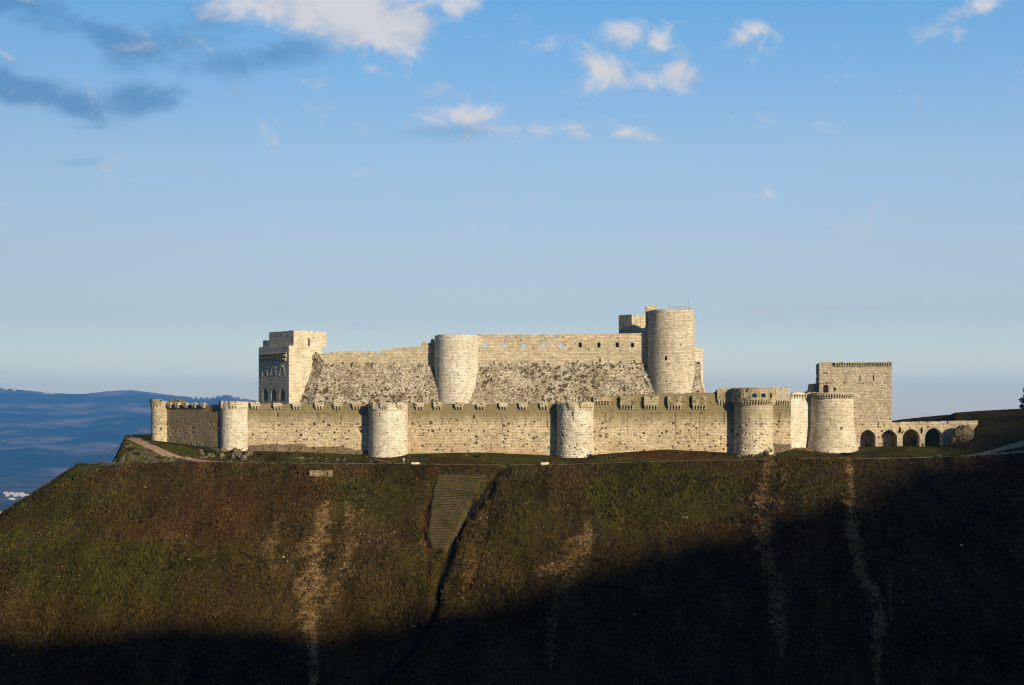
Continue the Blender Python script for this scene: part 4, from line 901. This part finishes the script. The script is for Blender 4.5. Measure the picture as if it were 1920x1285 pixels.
for w, q in zip(bm.verts, v * d[:, None]): w.co = (X_(1803, 426.5) + q[0] * 3.4 * (1 - .25 * q[2]) + .6 * q[2], 426.5 + q[1] * 3.0, (zl0 + zl1) / 2 + q[2] * (zl1 - zl0) / 2)
me = bpy.data.meshes.new('masonry'); bm.to_mesh(me); bm.free(); me.uv_layers.new(name='UVMap'); roughen(me, 'rubble', 5); link('masonry', me, LUMP, M_rubble)
m_rock, t, b = mat('boulder_rock'); P = t.node('ShaderNodeNewGeometry').outputs['Position']; n2 = t.noise(P, 1.1, 5, .7); n3 = t.noise(P, 5, 3, .7)
t.put(b.inputs['Base Color'], t.mix(t.ss(n3, .45, .65, 0, .7), t.mix(t.ss(n2, .35, .65), (.075, .065, .028), (.20, .165, .10)), (.035, .033, .013))); t.put(b.inputs['Normal'], t.bump(n3, .7, .15))
rocks = [rock_mesh(s_) for s_ in range(6)]
for m__ in rocks: m__.materials.append(m_rock)
def boulder(px, Y, r, label, group, sz=.75, sink=.35):
    x = X_(px, Y); o = bpy.data.objects.new('boulder', random.choice(rocks)); COL.objects.link(o)
    o.location = (x, Y, hz(x, Y) + r * sz * (1 - 2 * sink) * .6); o.rotation_euler = (random.uniform(-.3, .3), random.uniform(-.3, .3), random.uniform(0, 6.28)); o.scale = (r, r * random.uniform(.7, 1), r * sz)
    tag(o, label, 'boulder', group)
for i in range(34):
    px = random.uniform(372, 470); Y = random.uniform(412, 420.5) - (px - 430) * .0; boulder(px, Y, random.uniform(.5, 1.35) * (1.15 if px > 395 else .9), ('half-buried boulder under the left side of the bright corner tower, by the shaded wall' if px < 412 else 'weathered boulder under the middle of the bright corner tower' if px < 445 else 'weathered boulder at the right foot of the bright corner tower'), 'boulders under the corner tower', .85)
boulder(457, 409.5, 1.5, 'single large rounded boulder on the grass right of the boulder pile', None, .95, .2)
for px, Y in ((478, 408.5), (486, 409), (494, 408), (433, 408), (428, 407.6), (470, 407.2)): boulder(px, Y, random.uniform(.3, .6), 'small pale stone on the grass below the bright corner tower', 'small stones on the grass')
for i in range(18):
    boulder(random.uniform(560, 700), random.uniform(407, 414), random.uniform(.35, .95), 'flat brown rock lying on the grass between the second tower and the path', 'rocks on the grass terrace', .5)
for i in range(40): boulder(random.uniform(700, 1375), random.uniform(405.8, 416.5), random.uniform(.18, .5), 'small stone lying on the grass terrace in front of the outer wall', 'small stones along the terrace', .6)
for i in range(16): boulder(random.uniform(1385, 1452), random.uniform(413.5, 415.6), random.uniform(.4, 1.0), 'rough rock at the foot of the gallery tower', 'rocks under the gallery tower', .8)
for i in range(16):
    px = random.uniform(215, 350); boulder(px, random.uniform(405.5, 410.5), random.uniform(.3, .8), 'rough outcrop rock on the bluff below the winding path', 'rocks of the bluff', .7, .4)

# revetment on the slope
def slope_pt(px, py):
    """where the sight line through (px,py) meets the ground"""
    Y = np.full(np.shape(px), 400.0); px = np.asarray(px, float); py = np.asarray(py, float); lo = np.full(px.shape, 318.0); hi = np.full(px.shape, 403.5)
    for _ in range(26):
        mid = (lo + hi) / 2; above = (H0 - py) / F * mid > height((px - 960) / F * mid, mid, False); lo = np.where(above, mid, lo); hi = np.where(above, hi, mid)
    Y = (lo + hi) / 2; return (px - 960) / F * Y, Y
rows_ = np.arange(884, 1034, .8)
lft = 2.5 * vn(rows_ * .12, rows_ * 0) + 1.5 * vn(rows_ * .5, rows_ * 0) + np.interp(rows_, [884, 900, 940, 965, 1000, 1020, 1034], [818, 812, 806, 803, 798, 804, 812]); rgt = 2.5 * vn(rows_ * .12, rows_ * 0 + 5) + 1.5 * vn(rows_ * .5, rows_ * 0 + 9) + np.interp(rows_, [884, 897, 915, 940, 975, 1000, 1020, 1034], [920, 915, 903, 888, 868, 855, 846, 838])
V = []; JT = []; fr = np.linspace(0, 1, 90)
for rw, a, b_ in zip(rows_, lft, rgt):
    pxs = a + (b_ - a) * fr; x, y = slope_pt(pxs, np.full(pxs.shape, rw)); edge = np.minimum(1, np.minimum(fr, 1 - fr) * 12) * min(1, (rw - 884) / 10, (1034 - rw) / 6)
    z = height(x, y, False); 
    st = ((rw + 1.6 * vn(pxs * .03, pxs * 0)) / 5.0) % 1.0
    JT.append(np.where(np.abs(st - .5) > .34, 1.0, 0.0) * (.4 + .6 * (vn(pxs * .08, pxs * 0 + rw * .08) > -.3)))
    V.append(np.stack([x, y - .55 * (1 - st) * edge, z + .05 + edge * (.42 + .22 * _h(np.floor(pxs / 4), np.floor(rw / 5.0) + pxs * 0, pxs * 0) * .5) - .6 * (1 - edge)], 1))
me = npmesh('revetment', np.concatenate(V), [grid_quads(len(rows_), 90)], None, {'joint': np.concatenate(JT)})
m_rev, t, b = mat('revetment_stone'); P = t.node('ShaderNodeNewGeometry').outputs['Position']; n2 = t.noise(P, .5, 5, .7); n3 = t.noise(P, 4, 3, .7)
c = t.mix(t.ss(n2, .35, .65), (.045, .034, .013), (.088, .068, .031)); c = t.mix(t.ss(n3, .5, .7, 0, .6), c, (.12, .09, .045)); c = t.mix(t.ss(t.noise(P, .25, 4, .6), .5, .62, 0, .7), c, (.022, .024, .005))
c = t.mix(t.ss(t.noise(P, .5, 5, .7), .50, .60, 0, .85), c, (.045, .038, .010)); c = t.mix(t.m('MULTIPLY', t.attr('joint').outputs['Fac'], .55), c, (.015, .011, .005)); t.put(b.inputs['Base Color'], c); t.put(b.inputs['Normal'], t.bump(n3, .8, .15))
tag(link('revetment', me, None, m_rev), 'patch of coursed stone revetment on the slope left of the dark gully', 'revetment')

# ---------- grass tufts and loose stones on the slope (stuff)
def samplep(n, x0, x1, y0, y1): return RNG.uniform(x0, x1, n), RNG.uniform(y0, y1, n)
gxi = gx; gyi = gy
def mask_at(x, y, A):
    i = np.clip(np.searchsorted(gx, x) - 1, 0, len(gx) - 2); j = np.clip(np.searchsorted(gy, y) - 1, 0, len(gy) - 2); return A.reshape(len(gx), len(gy), -1)[i, j]
def gz_at(x, y):
    i = np.clip(np.searchsorted(gx, x) - 1, 0, len(gx) - 2); j = np.clip(np.searchsorted(gy, y) - 1, 0, len(gy) - 2); Z = GZ.reshape(len(gx), len(gy))
    a = (x - gx[i]) / (gx[i + 1] - gx[i]); b = (y - gy[j]) / (gy[j + 1] - gy[j])
    return (Z[i, j] * (1 - a) + Z[i + 1, j] * a) * (1 - b) + (Z[i, j + 1] * (1 - a) + Z[i + 1, j + 1] * a) * b
def tufts(name, x, y, hgt, wid, col, m, blades=3, zof=None, lean=.35):
    n = len(x); z = gz_at(x, y) if zof is None else zof; V = []; Cc = []
    for k in range(blades):
        a = RNG.uniform(0, 2 * np.pi, n); dx_, dy_ = np.cos(a), np.sin(a); ox, oy = RNG.normal(0, 1, (2, n)) * wid * .5; h = hgt * RNG.uniform(.6, 1.2, n); lx, ly = RNG.normal(0, lean, (2, n)) * h
        b0 = np.stack([x + ox - dx_ * wid * .5, y + oy - dy_ * wid * .5, z - .08], 1); b1 = np.stack([x + ox + dx_ * wid * .5, y + oy + dy_ * wid * .5, z - .08], 1); tp = np.stack([x + ox + lx, y + oy + ly, z + h], 1)
        V.append(np.stack([b0, b1, tp], 1)); 
    V = np.stack(V, 1).reshape(-1, 3); f = np.arange(len(V)).reshape(-1, 3); cc = np.repeat(col, 3 * blades, axis=0)
    cc = np.concatenate([cc, np.ones((len(cc), 1))], 1)
    return link(name, npmesh(name, V, [f], None, {'tint': cc}), None, m)
m_grass, t, b = mat('dry_grass'); t.put(b.inputs['Base Color'], t.attr('tint').outputs['Color']); b.inputs['Specular IOR Level'].default_value = 0
x, y = samplep(360000, -190, 185, 326, 450); k = height(x, y, False) ; d_ = sdf(x, y, POLY)
mk4 = mask_at(x, y, mask); keep = (mk4[:, 3] < .3) & ((d_ > .3) | (RNG.random(len(x)) < .55)) & (mk4[:, 0] < RNG.uniform(.2, 1.1, len(x)))
keep &= ~((y > 402.5) & (y < 406.2)); pxx = 960 + x / y * F
pd_, _s = polydist(x, y, [(X_(a_, b_), b_) for a_, b_ in [(262, 431), (251, 426), (251, 420), (268, 415.5), (300, 412.8), (345, 410), (390, 407.5), (430, 405.5)]]); keep &= pd_ > 2.3; keep &= ~((pxx > 1640) & (y > 403) & (y < 412)); keep &= (y < 421) | (pxx < 262)
rv = (pxx > 800) & (pxx < 925) & (y > 376) & (y < 400); keep &= ~(rv & (RNG.random(len(x)) < .30))
x, y, mk4 = x[keep], y[keep], mk4[keep]; n = len(x); rr = RNG.random((n, 1)); pt = fbm(x * .08, y * .12, o=3)[:, None]; on = (sdf(x, y, POLY) < 0)[:, None]
big_ = (1 + .9 * fbm(x * .22 + 5, y * .10, o=4))[:, None]; rr = rr * 1.0
dry = big_ * np.array([.066, .045, .014]) * (.5 + .9 * rr); gr = big_ * np.array([.045, .048, .0055]) * (.55 + .8 * rr); rd = big_ * np.array([.072, .030, .009]) * (.6 + .8 * rr)
colr = dry * (1 - mk4[:, 1:2] * .85) + gr * mk4[:, 1:2] * .85; colr = colr * (1 - mk4[:, 2:3] * .7) + rd * mk4[:, 2:3] * .7; colr = np.where(RNG.random((n, 1)) < .05, np.array([.10, .07, .03]), colr); colr = np.where(RNG.random((n, 1)) < .12, np.array([.012, .010, .003]), colr)
colr = np.where(on, colr * 1.15, colr)
hgt = np.where(on[:, 0], .14, .34) * RNG.uniform(.6, 1.3, n) * (1 + 1.6 * (pt[:, 0] > .2) * RNG.random(n)); tag(tufts('grass', x, y, hgt, np.where(on[:, 0], .2, .34), colr, m_grass), 'dry tufted grass and weeds covering the castle slope', None, None, 'stuff')
# loose stones
x, y = samplep(150000, -150, 185, 326, 420); mk4 = mask_at(x, y, mask); pr_ = mk4[:, 0] * .8 * sst(fbm(x * .5, y * .3, o=3), -.4, .3) + .012 + .05 * sst(fbm(x * .05 + 3, y * .05, o=3), .1, .6); keep = RNG.random(len(x)) < pr_; keep &= (y < 403) | ((y > 407) & (RNG.random(len(x)) < .4)); keep &= ~((pxxx := 960 + x / y * F) < 440) | (y < 403); x, y = x[keep], y[keep]; n = len(x)
big = RNG.random(n) < .012; rs = np.where(big, RNG.uniform(.28, .55, n), RNG.uniform(.05, .20, n)); z = gz_at(x, y) + rs * .3
base_ = np.array([(1, 0, 0), (-1, 0, 0), (0, 1, 0), (0, -1, 0), (0, 0, 1), (0, 0, -1)], float); V = np.stack([x, y, z], 1)[:, None, :] + (base_[None] + RNG.normal(0, .28, (n, 6, 3))) * rs[:, None, None] * np.array([1, 1, .7])
f6 = np.array([(0, 2, 4), (2, 1, 4), (1, 3, 4), (3, 0, 4), (2, 0, 5), (1, 2, 5), (3, 1, 5), (0, 3, 5)]); fc = (np.arange(n)[:, None, None] * 6 + f6[None]).reshape(-1, 3)
cs_ = np.array([.32, .215, .115]) * RNG.uniform(.35, 1.2, (n, 1)); cs_ = np.where((RNG.random(n) < .06)[:, None], np.array([.62, .56, .47]), cs_); cc = np.concatenate([np.repeat(cs_, 6, 0), np.ones((n * 6, 1))], 1)
m_scree, t, b = mat('loose_stone'); t.put(b.inputs['Base Color'], t.attr('tint').outputs['Color'])
tag(link('scree', npmesh('scree', V.reshape(-1, 3), [fc], None, {'tint': cc}), None, m_scree), 'loose pale stones scattered down the slope', None, None, 'stuff')

# ---------- plants on walls and shrubs
m_leaf, t, b = mat('shrub_leaf'); t.put(b.inputs['Base Color'], t.attr('tint').outputs['Color']); b.inputs['Specular IOR Level'].default_value = .1
def leaves(center, rad, n, size, col, squash=1.0, lumps=5):
    c = np.array(center); lc = RNG.normal(0, .45, (lumps, 3)) * rad * (1, 1, squash); lr = RNG.uniform(.35, .7, lumps) * rad; i = RNG.integers(0, lumps, n)
    u_ = RNG.normal(size=(n, 3)); u_ /= np.linalg.norm(u_, axis=1)[:, None]; p = c + lc[i] + u_ * (lr[i] * RNG.uniform(.55, 1.05, n) ** .5)[:, None] * (1, 1, squash)
    a = RNG.normal(size=(n, 3)); a /= np.linalg.norm(a, axis=1)[:, None]; b = np.cross(a, RNG.normal(size=(n, 3))); b /= np.linalg.norm(b, axis=1)[:, None]; s = size * RNG.uniform(.6, 1.3, (n, 1))
    V = np.stack([p - a * s, p + b * s * .5, p + a * s, p - b * s * .5], 1).reshape(-1, 3); cc = np.array(col) * RNG.uniform(.5, 1.35, (n, 1)); return V, np.concatenate([np.repeat(cc, 4, 0), np.ones((4 * n, 1))], 1)
def leafmesh(name, parts):
    V = np.concatenate([p[0] for p in parts]); C_ = np.concatenate([p[1] for p in parts]); return npmesh(name, V, [np.arange(len(V)).reshape(-1, 4)], None, {'tint': C_})
def shrub(px, Y, r, label, group, col=(.03, .04, .01), sq=.8):
    x = X_(px, Y); z = hz(x, Y); root = thing('shrub', label, 'shrub', (x, Y, z), 0, group)
    link('foliage', leafmesh('foliage', [leaves((x, Y, z + r * sq * .7), r, int(500 * r), .14, col, sq)]), root, m_leaf)
    mb = MB()
    for k in range(5): a = random.uniform(0, 6.28); mb.box((x + .1 * math.cos(a), Y + .1 * math.sin(a), z - .1), (1, 0), (0, -1), .06, .06, r * .9)
    mb.build('stem', m_trunk, root)
m_trunk, t, b = mat('bark'); t.put(b.inputs['Base Color'], t.mix(t.noise(t.node('ShaderNodeNewGeometry').outputs['Position'], 6, 3), (.05, .035, .02), (.10, .075, .05)))
for px, Y, r in ((392, 417, 1.2), (404, 416.5, 1.5), (418, 415.5, 1.2), (383, 419, 1.0), (372, 421, .9)): shrub(px, Y, r, 'dark green shrub among the boulders left of the bright corner tower', 'shrubs among the boulders')
for px, Y, r in ((1582, 417.6, .9), (1592, 417.6, .8)): shrub(px, Y, r, 'low dark shrub at the foot of the splayed tower', 'shrubs under the splayed tower', (.012, .014, .006), .5)
for px, Y, r in ((1440, 413.5, 1.3), (1434, 413.8, 1.0)): shrub(px, Y, r, 'bare brown bush at the right foot of the gallery tower', 'bushes under the gallery tower', (.06, .04, .02), .9)
for px, Y, r in ((243, 410, 1.4), (258, 409, 1.2), (232, 411.5, 1.1), (300, 408.3, 1.0)): shrub(px, Y, r, 'low green shrub on the rocky bluff under the winding path', 'shrubs on the bluff', (.035, .04, .014), .6)
for i in range(26): px = random.choice((random.uniform(480, 690), random.uniform(770, 1040), random.uniform(1120, 1370))); shrub(px, random.uniform(413, 418.5), random.uniform(.35, .75), 'low weed clump at the foot of the outer curtain wall', 'weeds along the foot of the wall', random.choice(((.035, .035, .01), (.05, .035, .015), (.02, .022, .008))), .5)
shrub(1799, 424.5, 1.3, 'olive bush growing on the broken masonry lump', None, (.05, .045, .015), 1.2)
shrub(1113, 416.2, 1.0, 'dark weed clump at the right foot of the windowed round tower', None, (.02, .02, .008), .5)
# conifer at the right edge of the picture
Yt = 470.0; xt = X_(1931, Yt); zt_ = hz(xt, Yt); root = thing('tree', 'dark conifer on the hilltop at the right edge', 'tree', (xt, Yt, zt_))
zz_top = Z_(719, Yt); hh = zz_top - zt_; parts = []
for k in range(150):
    f = RNG.uniform(.12, 1) ; rad = 3.3 * (1 - f) ** .55 * (1 + .25 * math.sin(f * 19)) + .3; a = RNG.uniform(0, 6.28); q = RNG.uniform(.3, .95) * rad
    parts.append(leaves((xt + q * math.cos(a), Yt + q * math.sin(a), zt_ + hh * f * .97), .75, 70, .26, (.012, .022, .012), .8, 3))
link('crown', leafmesh('crown', parts), root, m_leaf)
me = tower_mesh('trunk', (xt, Yt), [(.45, zt_ - .6), (.3, zt_ + hh * .3), (.16, zt_ + hh * .7), (.04, zt_ + hh * .95)], 12, .8, 0, None); link('trunk', me, root, m_trunk)

# ---------- poles and wires on the bluff
m_pole, t, b = mat('dark_post'); b.inputs['Base Color'].default_value = (.05, .045, .045, 1)
def tube(pts, r):
    V = []; P3 = np.array(pts, float); n = len(P3)
    for i in range(n):
        d = P3[min(i + 1, n - 1)] - P3[max(i - 1, 0)]; d /= np.linalg.norm(d); a = np.cross(d, (0, .3, 1)); a /= np.linalg.norm(a); b = np.cross(d, a)
        V += [P3[i] + r * (a * math.cos(t_) + b * math.sin(t_)) for t_ in np.linspace(0, 2 * np.pi, 6, endpoint=False)]
    return npmesh('tube', np.array(V), [grid_quads(n, 6, True)])
def cable(p0, p1, sag, label, r=.05):
    k = np.linspace(0, 1, 24); p0 = np.array(p0); p1 = np.array(p1); pts = p0 + (p1 - p0) * k[:, None]; pts[:, 2] -= sag * 4 * k * (1 - k); tag(link('cable', tube(pts, r), None, m_pole), label, 'cable')
xa, ya = X_(177.5, 407), 407.0; za = hz(xa, ya); ta_ = Z_(860.5, ya)
root = thing('post', 'dark post with a guy wire at the left brow of the hill', 'post', (xa, ya, za)); link('pole', tube([(xa, ya, za - .4), (xa, ya, (za + ta_) / 2), (xa, ya, ta_)], .11), root, m_pole); link('guy_wire', tube([(xa, ya, ta_ - .1), (xa - .7, ya, (za + ta_) / 2), (xa - 1.3, ya, za - .1)], .04), root, m_pole)
xb, yb = X_(245, 424), 424.0; zb_ = hz(xb, yb); tb_ = Z_(814.5, yb)
root = thing('post', 'short dark post beside the bend of the winding path', 'post', (xb, yb, zb_)); link('pole', tube([(xb, yb, zb_ - .4), (xb, yb, (zb_ + tb_) / 2), (xb, yb, tb_)], .13), root, m_pole); mb = MB(); mb.box((xb, yb - .15, (zb_ + tb_) / 2), (1, 0), (0, -1), .4, .25, .5); mb.build('junction_box', m_pole, root)
cable((xb, yb, tb_ - .3), (X_(284, 441), 440.5, Z_(800, 441)), .5, 'sagging cable from the short post up to the far left tower')
cable((xa, ya, ta_ - .05), (X_(226, 424), 423.0, Z_(838, 423)), .45, 'sagging cable from the guyed post up to the bluff')

# ---------- person and motorbike
def skin(name, pts, edges, radii, m, parent):
    me = bpy.data.meshes.new(name); me.from_pydata(pts, edges, []); o = bpy.data.objects.new(name, me); COL.objects.link(o)
    sk = o.modifiers.new('s', 'SKIN'); me.skin_vertices.new() if not me.skin_vertices else None
    for i, r in enumerate(radii): me.skin_vertices[0].data[i].radius = (r, r)
    me.skin_vertices[0].data[0].use_root = True; ss_ = o.modifiers.new('ss', 'SUBSURF'); ss_.levels = 2; ss_.render_levels = 2
    bpy.context.view_layer.update(); dg = bpy.context.evaluated_depsgraph_get(); nm = bpy.data.meshes.new_from_object(o.evaluated_get(dg)); bpy.data.objects.remove(o); bpy.data.meshes.remove(me)
    nm.polygons.foreach_set('use_smooth', [True] * len(nm.polygons)); nm.name = name; return link(name, nm, parent, m)
def flat(name, c, rough=.8):
    m, t, b = mat(name, rough); n = t.noise(t.node('ShaderNodeNewGeometry').outputs['Position'], 9, 3); t.put(b.inputs['Base Color'], t.mix(n, tuple(v * .8 for v in c), c)); return m
def person(x, y, z, hgt, shirt, trousers, label, rz=0, lean=0):
    s = hgt / 1.75; root = thing('person', label, 'person', (x, y, z)); cr, sr = math.cos(rz), math.sin(rz)
    def T(p): return (x + (p[0] * cr - p[1] * sr) * s, y + (p[0] * sr + p[1] * cr) * s, z + p[2] * s)
    pts = [(0, 0, .95), (0, 0, 1.15), (0, .01, 1.38), (0, 0, 1.5), (0, -.01, 1.58), (0, -.02, 1.66), (.19, 0, 1.42), (.25, .0, 1.15), (.24, -.08, .92), (.24, -.1, .82), (-.19, 0, 1.42), (-.25, .02, 1.15), (-.22, -.06, .92), (-.22, -.08, .82), (.1, 0, .88), (.12, -.02, .5), (.12, .03, .1), (.13, -.1, .04), (-.1, 0, .88), (-.12, .03, .5), (-.13, .08, .1), (-.14, -.05, .04)]
    ed = [(0, 1), (1, 2), (2, 3), (3, 4), (4, 5), (2, 6), (6, 7), (7, 8), (8, 9), (2, 10), (10, 11), (11, 12), (12, 13), (0, 14), (14, 15), (15, 16), (16, 17), (0, 18), (18, 19), (19, 20), (20, 21)]
    rd = [.13, .12, .14, .055, .085, .09, .065, .045, .035, .04, .065, .045, .035, .04, .09, .065, .04, .045, .09, .065, .04, .045]
    skin('body', [T(p) for p in pts], ed, [r * s for r in rd], flat('skin_tone', (.42, .24, .17)), root)
    sh = [(0, 0, .93), (0, 0, 1.15), (0, .01, 1.38), (0, 0, 1.47), (.19, 0, 1.42), (.25, 0, 1.15), (.242, -.06, .98), (-.19, 0, 1.42), (-.25, .02, 1.15), (-.225, -.05, .98)]
    skin('shirt', [T(p) for p in sh], [(0, 1), (1, 2), (2, 3), (2, 4), (4, 5), (5, 6), (2, 7), (7, 8), (8, 9)], [r * s for r in (.15, .145, .165, .07, .085, .06, .055, .085, .06, .055)], shirt, root)
    tr = [(0, 0, .95), (.1, 0, .86), (.12, -.02, .5), (.12, .03, .14), (-.1, 0, .86), (-.12, .03, .5), (-.13, .08, .14)]
    skin('trousers', [T(p) for p in tr], [(0, 1), (1, 2), (2, 3), (0, 4), (4, 5), (5, 6)], [r * s for r in (.145, .11, .085, .065, .11, .085, .065)], trousers, root)
    skin('hair', [T((0, .02, 1.7)), T((0, .03, 1.64)), T((0, .04, 1.58))], [(0, 1), (1, 2)], [.085 * s, .09 * s, .06 * s], flat('dark_hair', (.03, .02, .015)), root)
    return root
xp, yp = X_(757, 405.6), 405.6; person(xp, yp, hz(xp, yp), 1.78, flat('grey_blue_shirt', (.36, .38, .50)), flat('beige_trousers', (.30, .24, .13)), 'tiny person in grey-blue top and beige trousers standing right of the broad round tower', .4)
xm, ym = X_(1759, 404.4), 404.2; zm = hz(xm, ym) + .08; root = thing('motorbike', 'dark parked motorbike on the road below the aqueduct', 'motorbike', (xm, ym, zm))
m_tyre = flat('tyre_rubber', (.02, .02, .022), .9); m_blue = flat('dark_blue_paint', (.02, .03, .07), .35); m_steel = flat('dull_steel', (.10, .12, .16), .5)
for sx in (-.72, .72):
    bm = bmesh.new(); me = bpy.data.meshes.new('wheel'); V = []; nu, nv = 28, 8
    for i in range(nu):
        for j in range(nv): a, b_ = 2 * math.pi * i / nu, 2 * math.pi * j / nv; rr_ = .27 + .065 * math.cos(b_); V.append((xm + sx + rr_ * math.cos(a), ym + .055 * math.sin(b_), zm + .33 + rr_ * math.sin(a)))
    Fq = [(i * nv + j, ((i + 1) % nu) * nv + j, ((i + 1) % nu) * nv + (j + 1) % nv, i * nv + (j + 1) % nv) for i in range(nu) for j in range(nv)]
    me.from_pydata(V, [], Fq); bm.free(); wl_ = link('wheel', me, root, m_tyre)
    mb = MB()
    for k in range(6): a = math.pi * k / 6; 
    mb.box((xm + sx, ym - .03, zm + .07), (1, 0), (0, -1), .03, .06, .52); mb.box((xm + sx, ym - .031, zm + .315), (1, 0), (0, -1), .52, .058, .03); mb.build('spokes', m_steel, wl_)
link('frame', tube([(xm - .72, ym, zm + .33), (xm - .2, ym, zm + .42), (xm + .25, ym, zm + .4), (xm + .45, ym, zm + .85), (xm + .52, ym, zm + .98)], .05), root, m_steel)
mb = MB(); mb.box((xm + .02, ym - .16, zm + .28), (1, 0), (0, -1), .5, .32, .34); mb.build('engine', m_steel, root, .05)
mb = MB(); mb.box((xm + .16, ym - .15, zm + .64), (1, 0), (0, -1), .52, .3, .24); mb.build('fuel_tank', m_blue, root, .08)
mb = MB(); mb.box((xm - .4, ym - .13, zm + .66), (1, 0), (0, -1), .66, .26, .12); mb.build('saddle', m_tyre, root, .05)
mb = MB(); mb.box((xm - .72, ym - .1, zm + .60), (1, 0), (0, -1), .46, .2, .06); mb.box((xm + .74, ym - .1, zm + .68), (1, 0), (0, -1), .4, .2, .05); mb.build('mudguard', m_blue, root, .02)
link('handlebar', tube([(xm + .45, ym - .36, zm + 1.02), (xm + .52, ym - .2, zm + 1.05), (xm + .52, ym + .2, zm + 1.05), (xm + .45, ym + .36, zm + 1.02)], .025), root, m_steel); link('fork', tube([(xm + .72, ym - .09, zm + .33), (xm + .6, ym - .08, zm + .75), (xm + .52, ym - .05, zm + 1.05)], .035), root, m_steel)
mb = MB(); mb.box((xm + .68, ym - .1, zm + .82), (1, 0), (0, -1), .14, .2, .2); mb.build('headlight', m_steel, root, .05)

# ---------- far village houses
m_hw = flat('whitewashed_wall', (.60, .52, .44)); m_hr = flat('flat_grey_roof', (.55, .52, .50)); m_tr = flat('terracotta_roof', (.55, .22, .12)); m_win = flat('window_glass', (.03, .04, .05), .2)
def house(px, py, Y, w, h, dep, label, group, tile=False):
    x = X_(px, Y); z = Z_(py, Y) if py else hz(x, Y)
    root = thing('house', label, 'house', (x, Y, z), 0, group); n = (0, -1); d = (1, 0)
    mb = MB(); mb.box((x, Y, z - 4), d, n, w, dep, h + 4); mb.build('wall', m_hw, root)
    mb = MB()
    if tile: mb.box((x, Y - .6, z + h + .01), d, n, w + 1.2, dep + 1.2, .4); mb.box((x, Y + .5, z + h + .413), d, n, w * .7, dep * .7, 1.4); mb.build('roof', m_tr, root, .2)
    else: mb.box((x, Y - .3, z + h + .01), d, n, w + .6, dep + .6, .35); mb.box((x + w * .2, Y + 2, z + h + .363), d, n, w * .25, dep * .3, 1.8); mb.build('roof', m_hr, root)
    k = max(2, int(w / 5))
    for i in range(k):
        for fl in range(max(1, int(h / 3.2))): mb = MB(); mb.box((x - w / 2 + w * (i + .5) / k, Y - .05, z + 1 + fl * 3.2), d, n, 1.3, .1, 1.3); mb.build('window', m_win, root)
def gY(py): return -PLAIN / (py - H0) * F
def vill(px, py, w, h, lab, grp, tile=False): w *= 1.1; h *= 1.15; Y = gY(py); x = X_(px, Y); Y = Y; house(px, None, Y, w, h, w * .7, lab, grp, tile)
for px, py, w in ((10, 926.5, 15), (15, 929, 13), (21, 927.5, 16), (26, 929.5, 11), (31, 928.5, 14), (36, 929.5, 12), (40, 928, 13), (44, 930.5, 11), (50, 930, 14), (13, 931.5, 12), (29, 932, 13), (41, 932, 12)): vill(px, py, w, random.choice((5, 6.5, 8)), 'white flat-roofed house in the cluster of houses on the plain, left of the hill', 'village houses on the plain')
for px, py, w in ((20, 937.5, 14), (24.5, 938.5, 11)): vill(px, py, w, 6, 'white house standing just below the main cluster on the plain', 'pair of houses below the village')
for px, py, w, tl in ((2, 963, 16, True), (9, 967, 12, False), (19, 958, 12, False), (3, 969, 10, False)): vill(px, py, w, 6.5, 'house at the left edge under the brow, ' + {2: 'with red roof', 9: 'white and low beside the red roof', 19: 'white, right of the red roof', 3: 'lowest one'}[px], None, tl)
vill(17, 878, 60, 9, 'lone long white building on the plain above the village', None)
def ridge_house(px, grp, lab):
    Y = 13900.0; z = Z_(float(rid(px)), 14000) ; house(px, H0 - (z - 14) / Y * F, Y - random.uniform(0, 120), random.uniform(16, 30), random.uniform(10, 16), 16, lab, grp)
for px in (6, 11, 26, 84, 89, 93, 97): ridge_house(px, 'houses on the far left ridge', 'tiny pale house on the crest of the far blue ridge at the left')
for px in (362, 372, 383, 392, 398, 403, 409, 414, 437, 441, 452): ridge_house(px, 'houses on the far ridge near the castle', 'tiny pale house on the far ridge just above the outer wall')
